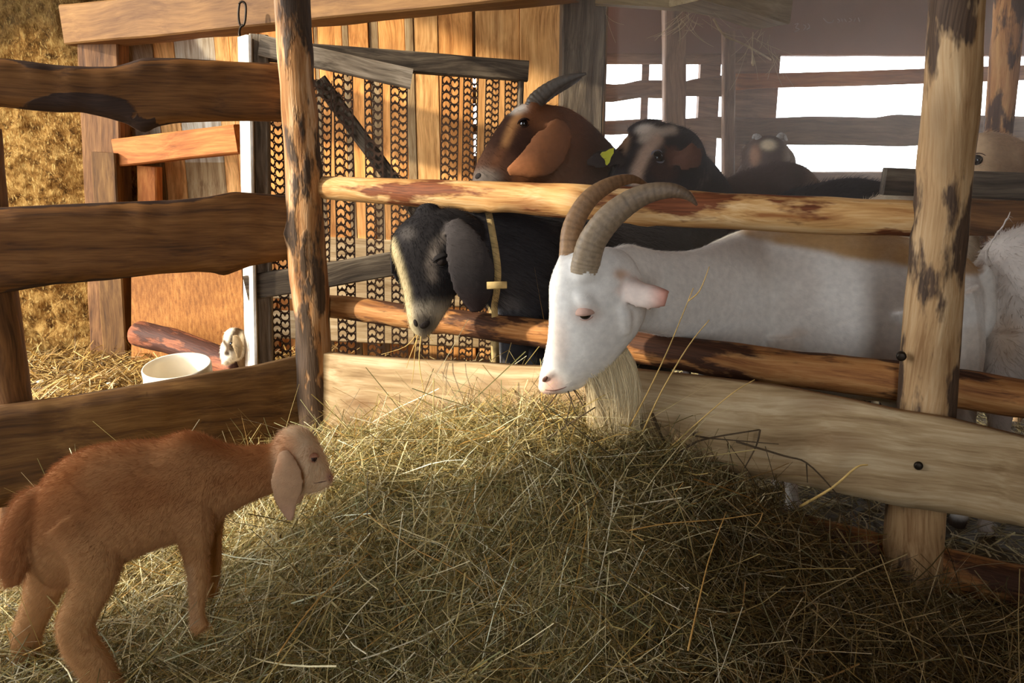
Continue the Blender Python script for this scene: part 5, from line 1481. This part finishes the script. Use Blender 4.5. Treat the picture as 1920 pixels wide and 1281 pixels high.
# ---- kid peeking round the gate post
def peeking_kid():
    Y = 2.86
    g = thing('goat_kid', W(452, 690, 3.0) * 1.0, 'small grey and white kid peeping round the white batten of the gate', 'goat')
    head = prof([(448, 617, 450, 668, Y + .03, .075), (436, 615, 447, 674, Y, .085), (424, 622, 440, 678, Y - .02, .08), (418, 640, 433, 682, Y - .03, .065), (417, 655, 429, 684, Y - .04, .055), (419, 668, 428, 684, Y - .045, .045)], n=22, id='head')
    body = prof([(446, 640, 442, 690, Y + .04, .07), (462, 636, 456, 712, Y + .10, .10), (480, 640, 474, 722, Y + .2, .13), (492, 650, 488, 715, Y + .28, .10)], n=20, id='body')
    ear = leaf(pxpts([(440, 628, Y - .05), (446, 648, Y - .06), (447, 672, Y - .055)]), [0.012, 0.021, 0.007], Vector((0.3, -1, .1)), 0.009, .2, 'ear')
    legs = [limb([W(442, 690, Y + .03), W(440, 712, Y + .03), Vector((W(440, 700, Y).x, Y + .03, -0.05))], [.024, .017, .013], 'leg'), limb([W(456, 695, Y + .08), W(456, 715, Y + .08), Vector((W(456, 700, Y).x, Y + .1, -0.05))], [.024, .017, .013], 'leg'),
            limb([W(484, 690, Y + .24), W(484, 712, Y + .24), Vector((W(484, 700, Y).x, Y + .26, -0.05))], [.03, .018, .013], 'leg')]
    muz = limb([W(424, 674, Y - .045), W(420, 684, Y - .05)], [0.016, 0.010], 'head')
    B = fuse([head, body, ear, muz] + legs, 0.0045, 4)
    px, py = B.px, B.py
    col = np.tile(np.array(lin((188, 160, 122))), (len(B.co), 1))
    hd = B.mask('head')
    col = mixc(col, hd, lin((236, 222, 196)))
    col = mixc(col, hd * line_mask(px, py, [(446, 618), (438, 635), (433, 652)], 8, 4), lin((84, 66, 46)))
    col = mixc(col, hd * line_mask(px, py, [(420, 640), (428, 652), (424, 662)], 4, 3), lin((90, 72, 54)))
    col = mixc(col, hd * blob(px, py, 426, 663, 7, 6, .6), lin((74, 60, 48)))
    col = mixc(col, B.mask('ear') * 0.7, lin((130, 108, 78)))
    finish(B, g, col, soft=1)
    eye(B, g, 434, 644, 0.008, 'eye_dark', lin((80, 64, 48)), 0.4, 0.3, 0.0, False)
    fur(B, g, 9000, 0.009, 0.0004, np.array([0.4, 0, -0.6]), lift=0.4, jit=0.25, seed=12)
peeking_kid()
# ------------------------------------------------------------------ hay and straw
def hay_h(x, y):
    r2 = ((x - 0.12) / np.where(x > 0.12, 0.52, 0.60)) ** 2 + ((y - 1.66) / 0.56) ** 2
    m = 0.265 * np.exp(-r2 ** 1.45)
    m = m * (1 + 0.10 * fbm(x * 5, y * 5, 31, 3)) + 0.012 * fbm(x * 11, y * 11, 5, 3) * np.exp(-r2 * 0.4)
    return m + 0.02 * fbm(x * 2.2, y * 2.2, 12, 2) - 0.005 + litter(x, y)
def litter(x, y):
    # the trodden litter: a little higher towards the corner
    return 0.045 * sstep(y, 1.15, 1.5) * np.exp(-((x + 0.55) / 0.5) ** 2)
def behind_right(x, y):
    """>0 beyond the log fence"""
    return (x - C0.x) * (-NR.x) + (y - C0.y) * (-NR.y)
def ground_mesh(name, x0, x1, y0, y1, step, hf, label, cat):
    nx, ny = int((x1 - x0) / step) + 1, int((y1 - y0) / step) + 1
    X, Y = np.meshgrid(np.linspace(x0, x1, nx), np.linspace(y0, y1, ny))
    Z = hf(X, Y)
    V = np.stack([X, Y, Z], -1).reshape(-1, 3)
    idx = np.arange(nx * ny).reshape(ny, nx)
    Fq = np.stack([idx[:-1, :-1], idx[:-1, 1:], idx[1:, 1:], idx[1:, :-1]], -1).reshape(-1, 4)
    return V, Fq

def strands(n, sampler, hf, Lr, wr, pal, lift=0.0, spread=0.012, follow=0.85, bend=0.35, rows=7, seed=0, up=0.0, bright=1.0, shade=None):
    """n bent grass blades: V-folded ribbons lying on hf"""
    rng = np.random.default_rng(seed)
    x, y = sampler(rng, n)
    n = len(x)
    th = rng.uniform(0, 2 * np.pi, n); L = rng.uniform(*Lr, n) * rng.uniform(0.6, 1.3, n)
    w = rng.uniform(*wr, n)
    s = np.linspace(-0.5, 0.5, rows)
    curv = rng.normal(0, bend, n)
    ang = th[:, None] + curv[:, None] * (s[None, :] * 2.0)
    dx = np.cos(ang); dy = np.sin(ang)
    X = x[:, None] + np.cumsum(dx, 1) * (L / rows)[:, None]; Y = y[:, None] + np.cumsum(dy, 1) * (L / rows)[:, None]
    X -= (X.mean(1) - x)[:, None]; Y -= (Y.mean(1) - y)[:, None]
    Hs = hf(X, Y); Hc = hf(x, y)
    base = rng.normal(0, spread, n) + lift
    slope = rng.normal(0, 0.22 + up, n)
    Z = follow * Hs + (1 - follow) * Hc[:, None] + base[:, None] + slope[:, None] * (s[None, :] * L[:, None]) + rng.normal(0, 0.15, n)[:, None] * L[:, None] * (0.25 - s[None, :] ** 2) * 1.0
    C = np.stack([X, Y, Z], -1)
    T = np.gradient(C, axis=1); T /= np.linalg.norm(T, axis=2, keepdims=True) + 1e-9
    roll = rng.uniform(-0.9, 0.9, n)[:, None] + s[None, :] * rng.normal(0, 1.0, n)[:, None]
    upv = np.stack([np.sin(roll) * -dy, np.sin(roll) * dx, np.cos(roll)], -1)
    Sd = np.cross(T, upv); Sd /= np.linalg.norm(Sd, axis=2, keepdims=True) + 1e-9
    taper = (1 - 0.75 * (s + 0.5) ** 2)[None, :, None]
    hw = (w / 2)[:, None, None] * taper
    fold = np.cross(Sd, T) * hw * 0.55
    V = np.stack([C - Sd * hw, C + fold, C + Sd * hw], 2)       # n, rows, 3, 3
    V = V.reshape(-1, 3)
    q = []
    for r in range(rows - 1):
        for j in range(2):
            q.append((r * 3 + j, r * 3 + j + 1, (r + 1) * 3 + j + 1, (r + 1) * 3 + j))
    q = np.array(q)
    Fq = (q[None] + (np.arange(n) * rows * 3)[:, None, None]).reshape(-1, 4)
    pal_c = np.array([lin(c) for c, _ in pal]); pw = np.array([p for _, p in pal], float); pw /= pw.sum()
    ci = rng.choice(len(pal), n, p=pw)
    col = pal_c[ci] * (bright * rng.uniform(0.65, 1.2, n))[:, None]
    if shade is not None: col = col * shade(x, y)
    col = np.repeat(np.clip(col, 0, 1), rows * 3, axis=0)
    return V, Fq, col

def hay_shade(x, y):
    """shade painted into the hay colour: darker and browner at the right"""
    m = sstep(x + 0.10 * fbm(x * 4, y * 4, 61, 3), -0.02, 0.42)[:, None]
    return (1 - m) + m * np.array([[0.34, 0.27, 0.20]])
HAY = [((160, 138, 78), 5), ((186, 164, 104), 4), ((216, 200, 152), 3), ((118, 104, 58), 3.5), ((134, 130, 84), 3.5), ((178, 138, 70), 1.6), ((236, 224, 188), 1.6), ((92, 76, 42), 2)]
STRAW = [((190, 150, 78), 5), ((214, 178, 106), 4), ((150, 112, 54), 4), ((110, 82, 42), 2), ((232, 206, 150), 1.5)]
PALE = [((206, 190, 140), 5), ((226, 212, 168), 4), ((170, 150, 100), 4), ((122, 104, 66), 3)]

def combine(lst):
    V = []; Fq = []; Cc = []; b = 0
    for v, f, c in lst:
        V.append(v); Fq.append(f + b); Cc.append(c); b += len(v)
    return np.vstack(V), np.vstack(Fq), np.vstack(Cc)
def base_surface(x0, x1, y0, y1, step, hf, drop, c):
    V, Fq = ground_mesh('', x0, x1, y0, y1, step, hf, '', ''); V[:, 2] -= drop
    col = np.array(lin(c))[None] * (1 + 0.35 * fbm(V[:, 0] * 14, V[:, 1] * 14, 3, 3))[:, None]
    return V, Fq, np.clip(col, 0, 1)

def in_pen(x, y): 
    right = behind_right(x, y) < -0.055
    left = ((x - C0.x) * (-NL.x) + (y - C0.y) * (-NL.y)) < 0.0
    return right & left
def s_mound(rng, n):
    k = int(n * 2.6)
    x = rng.uniform(-1.05, 1.05, k); y = rng.uniform(0.70, 2.0, k)
    pr = np.exp(-(((x - 0.12) / 0.75) ** 2 + ((y - 1.5) / 0.75) ** 2))
    ok = in_pen(x, y) & (rng.random(k) < 0.25 + 0.75 * pr)
    return x[ok][:n], y[ok][:n]
def s_pen(rng, n):
    x = rng.uniform(-1.5, 1.5, n); y = rng.uniform(0.6, 2.05, n); ok = in_pen(x, y)
    return x[ok], y[ok]
def along_board(rng, n):
    t = rng.uniform(0.45, 0.80, n); p = np.array(C0)[None] + t[:, None] * np.array(R0 - C0)[None]; o_ = 0.085 + np.abs(rng.normal(0, 0.05, n))
    return p[:, 0] + NR.x * o_, p[:, 1] + NR.y * o_
def s_sun_patch(rng, n):
    k = n * 3; x = rng.uniform(-0.95, -0.22, k); y = rng.uniform(1.2, 1.98, k); ok = in_pen(x, y) & (rng.random(k) < sstep(-x, 0.2, 0.42))
    return x[ok][:n], y[ok][:n]
pile = [base_surface(-1.5, 1.4, 0.45, 2.02, 0.02, hay_h, 0.014, (84, 66, 34)),
        strands(64000, s_mound, hay_h, (0.08, 0.30), (0.0009, 0.0023), HAY, 0.002, 0.013, 0.8, 0.6, 7, 1, 0.15, 1.25, hay_shade),
        strands(12000, s_mound, hay_h, (0.2, 0.5), (0.0010, 0.0026), HAY, 0.014, 0.010, 0.6, 0.45, 9, 2, 0.10, 1.25, hay_shade),
        strands(16000, s_pen, hay_h, (0.05, 0.18), (0.0016, 0.0036), HAY, 0.0, 0.008, 0.9, 0.4, 6, 3, 0.0, 1.0, hay_shade),
        strands(9000, s_sun_patch, hay_h, (0.04, 0.13), (0.0018, 0.0040), PALE, 0.006, 0.007, 0.85, 0.4, 6, 9, 0.25, 1.35),  # paler, brighter strands paint extra sunlight into the floor patch by the kid
        strands(2600, lambda rng, n: along_board(rng, n), lambda x, y: hay_h(x, y), (0.05, 0.16), (0.0010, 0.0024), PALE, 0.008, 0.010, 0.8, 0.4, 6, 10, 0.35, 1.0)]
# keep the underlying surface inside the pen
V, Fq, Cc = pile[0]
pile[0] = (V, Fq[in_pen(V[:, 0], V[:, 1])[Fq].all(1)], Cc * hay_shade(V[:, 0], V[:, 1]))
V, Fq, Cc = combine(pile)
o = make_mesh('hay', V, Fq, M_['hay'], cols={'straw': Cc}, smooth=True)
tag(o, 'heaped green-brown hay filling the pen in front of the fence', 'hay', kind='stuff')

# trodden straw beyond the log fence
def far_h(x, y): return -0.045 + 0.018 * fbm(x * 3, y * 3, 41, 3)
def s_far(rng, n):
    x = rng.uniform(-0.7, 2.6, n); y = rng.uniform(1.3, 3.8, n) ** 1.0; ok = (behind_right(x, y) > 0.0) & ~((x < 0.5) & (y > 3.45))
    return x[ok], y[ok]
V, Fq, Cc = combine([base_surface(-0.6, 3.3, 1.0, 3.58, 0.03, lambda x, y: np.where(behind_right(x, y) > 0, far_h(x, y), -0.066), 0.006, (96, 78, 46)),
                     strands(22000, s_far, far_h, (0.05, 0.2), (0.0025, 0.0055), PALE, 0.0, 0.008, 0.9, 0.4, 5, 4, 0.05)])
o = make_mesh('straw_bedding', V, Fq, M_['hay'], cols={'straw': Cc}); tag(o, 'trodden pale straw under the goats beyond the log fence', 'straw', kind='stuff')

# straw beyond the slab fence
def left_h(x, y): return -0.03 + 0.03 * fbm(x * 3, y * 3, 51, 3) + 0.05 * sstep(y, 3.0, 3.5)
def s_left(rng, n):
    x = rng.uniform(-2.5, -0.6, n); y = rng.uniform(1.9, 3.38, n)
    ok = (((x - C0.x) * (-NL.x) + (y - C0.y) * (-NL.y)) > 0.06)
    return x[ok], y[ok]
V, Fq, Cc = combine([base_surface(-2.9, -0.5, 1.2, 3.42, 0.03, lambda x, y: np.where(((x - C0.x) * (-NL.x) + (y - C0.y) * (-NL.y)) > 0.03, left_h(x, y), -0.066), 0.006, (84, 58, 28)),
                     strands(13000, s_left, left_h, (0.06, 0.24), (0.003, 0.006), STRAW, 0.002, 0.010, 0.75, 0.4, 6, 5, 0.1)])
o = make_mesh('straw_litter', V, Fq, M_['hay'], cols={'straw': Cc}); tag(o, 'yellow-brown straw litter on the floor by the clay wall and bucket', 'straw', kind='stuff')

# pale wood chips on that straw
M_['chip'] = plain('pale_chip', lin((224, 206, 164)), rough=0.8, noise=0.15)
for i, (px, py, lab) in enumerate([(137, 705, 'pale chip on the straw, largest and highest of the loose chips'), (77, 716, 'pale chip on the straw beside the dark fence upright'), (190, 703, 'pale flat chip on the straw between the large chip and the bucket'), (208, 720, 'pale chip on the straw nearest the bottom board')]):
    z = 0.0
    c = WZ(px, py, z)
    zz = float(left_h(np.array([c.x]), np.array([c.y]))[0]) + 0.016
    c = WZ(px, py, zz)
    R3 = Matrix.Rotation(random.uniform(0, 3), 3, 'Z') @ Matrix.Rotation(0.3, 3, 'X')
    V, Fq = sphere(c, (0.020 + 0.004 * (i == 0), 0.012, 0.006), R3, 12, 6)
    V = [v + Vector((random.gauss(0, .0012), random.gauss(0, .0012), random.gauss(0, .0008))) for v in V]
    tag(make_mesh('wood_chip', V, Fq, M_['chip'], smooth=False), lab, 'wood chip', 'pale chips on the straw')

# ------------------------------------------------------------------ twigs and long stems standing out of the hay
M_['twig'] = plain('dark_twig', lin((70, 54, 34)), rough=0.8, noise=0.3, scale=60)
M_['stem'] = plain('dry_stem', lin((196, 160, 92)), rough=0.6, noise=0.2, scale=40)
M_['stem_o'] = plain('orange_stem', lin((184, 140, 74)), rough=0.6, noise=0.2, scale=40)
def sticks(name, runs, mat, label, cat, group=None):
    mb = MB()
    for P, r in runs:
        Q = [W(*p) for p in P]
        V, Fq = tube(Q, [r * (1 - 0.5 * i / (len(Q) - 1)) for i in range(len(Q))], 7, 4); mb.add(V, Fq)
    o = make_mesh(name, mb.v, mb.f, M_[mat]); tag(o, label, cat, group); return o
TG = 'twigs sticking out of the hay'
sticks('twig', [([(1245, 880, 1.50), (1290, 838, 1.49), (1330, 822, 1.49), (1425, 806, 1.46)], .0030), ([(1330, 822, 1.49), (1300, 816, 1.49), (1308, 810, 1.49)], .0022), ([(1425, 806, 1.46), (1418, 836, 1.455), (1396, 878, 1.455)], .0022), ([(1330, 822, 1.49), (1460, 833, 1.43)], .0016)], 'twig', 'dark looped twig lying against the board above the hay', 'twig', TG)
sticks('twig', [([(1380, 828, 1.45), (1470, 855, 1.42), (1512, 868, 1.40), (1560, 916, 1.38), (1575, 940, 1.38)], .0022), ([(1512, 868, 1.40), (1514, 905, 1.40)], .0016)], 'twig', 'thin dark twig arching down to the right across the board', 'twig', TG)
sticks('twig', [([(1500, 950, 1.42), (1560, 915, 1.38), (1605, 877, 1.37), (1627, 872, 1.37)], .0030)], 'stem', 'bent greenish stalk reaching right across the board', 'twig', TG)
sticks('twig', [([(1223, 776, 1.53), (1238, 812, 1.53), (1256, 856, 1.54)], .0034)], 'twig', 'short thick dark twig standing upright beside the beard', 'twig', TG)
sticks('twig', [([(990, 850, 1.50), (1060, 800, 1.49), (1116, 764, 1.48)], .0026), ([(1060, 800, 1.49), (1072, 745, 1.5)], .0016)], 'twig', 'dark twig slanting up under the white goat\'s chin', 'twig', TG)
sticks('grass_stem', [([(1180, 800, 1.52), (1215, 735, 1.50), (1255, 650, 1.48), (1300, 540, 1.46)], .0018), ([(1290, 565, 1.463), (1312, 545, 1.46), (1330, 500, 1.455)], .0016)], 'stem', 'tall dry stem rising in front of the white goat\'s neck, left of two', 'stem', 'tall stems before the white goat')
sticks('grass_stem', [([(1205, 810, 1.50), (1240, 735, 1.48), (1290, 650, 1.46), (1330, 600, 1.45)], .0018)], 'stem', 'tall dry stem rising in front of the white goat\'s neck, right of two', 'stem', 'tall stems before the white goat')
sticks('grass_stem', [([(1245, 850, 1.5), (1300, 800, 1.48), (1370, 740, 1.46), (1415, 712, 1.46)], .0017)], 'stem', 'long stem slanting up right over the board beside the looped twig', 'stem', 'tall stems before the white goat')
sticks('grass_stem', [([(690, 965, 1.36), (770, 1025, 1.27), (850, 1065, 1.20), (905, 1105, 1.15)], .0013)], 'stem_o', 'long orange stem lying across the front of the hay', 'stem', 'long orange stems on the hay')
sticks('grass_stem', [([(520, 1230, 1.0), (575, 1150, 1.075), (632, 1090, 1.13), (690, 1040, 1.17)], .0013)], 'stem_o', 'orange stem slanting up right across the left slope of the hay', 'stem', 'long orange stems on the hay')
sticks('grass_stem', [([(1290, 1220, 0.98), (1312, 1120, 1.07), (1332, 1040, 1.15), (1362, 960, 1.24)], .0014)], 'stem_o', 'upright orange stem on the right slope of the hay', 'stem', 'long orange stems on the hay')
sticks('grass_stem', [([(1180, 995, 1.22), (1250, 982, 1.24), (1350, 974, 1.26), (1430, 962, 1.28)], .0013), ([(1430, 962, 1.28), (1424, 978, 1.275), (1415, 988, 1.27)], .0011)], 'stem_o', 'orange stem lying level across the right of the hay', 'stem', 'long orange stems on the hay')
# wisps in the goats' mouths
sticks('hay_wisp', [([(1062, 724, 1.545), (1074, 760, 1.52), (1088, 800, 1.51)], .0018), ([(1070, 722, 1.545), (1090, 755, 1.53), (1100, 780, 1.52)], .0016), ([(1050, 732, 1.545), (1020, 770, 1.53), (985, 810, 1.53)], .0014)], 'twig', 'stalks hanging from the white goat\'s mouth', 'hay wisp', 'wisps held in mouths')
sticks('hay_wisp', [([(784, 622, 1.735), (778, 660, 1.73), (776, 690, 1.73), (772, 720, 1.73)], .0012), ([(790, 626, 1.735), (786, 680, 1.72), (796, 740, 1.70), (800, 764, 1.70)], .0014), ([(782, 626, 1.735), (760, 650, 1.73), (715, 665, 1.72)], .0012), ([(800, 626, 1.735), (812, 640, 1.73)], .0012), ([(786, 626, 1.735), (770, 665, 1.73), (762, 690, 1.73)], .0012)], 'stem', 'wisps of hay hanging from the black goat\'s mouth', 'hay wisp', 'wisps held in mouths')
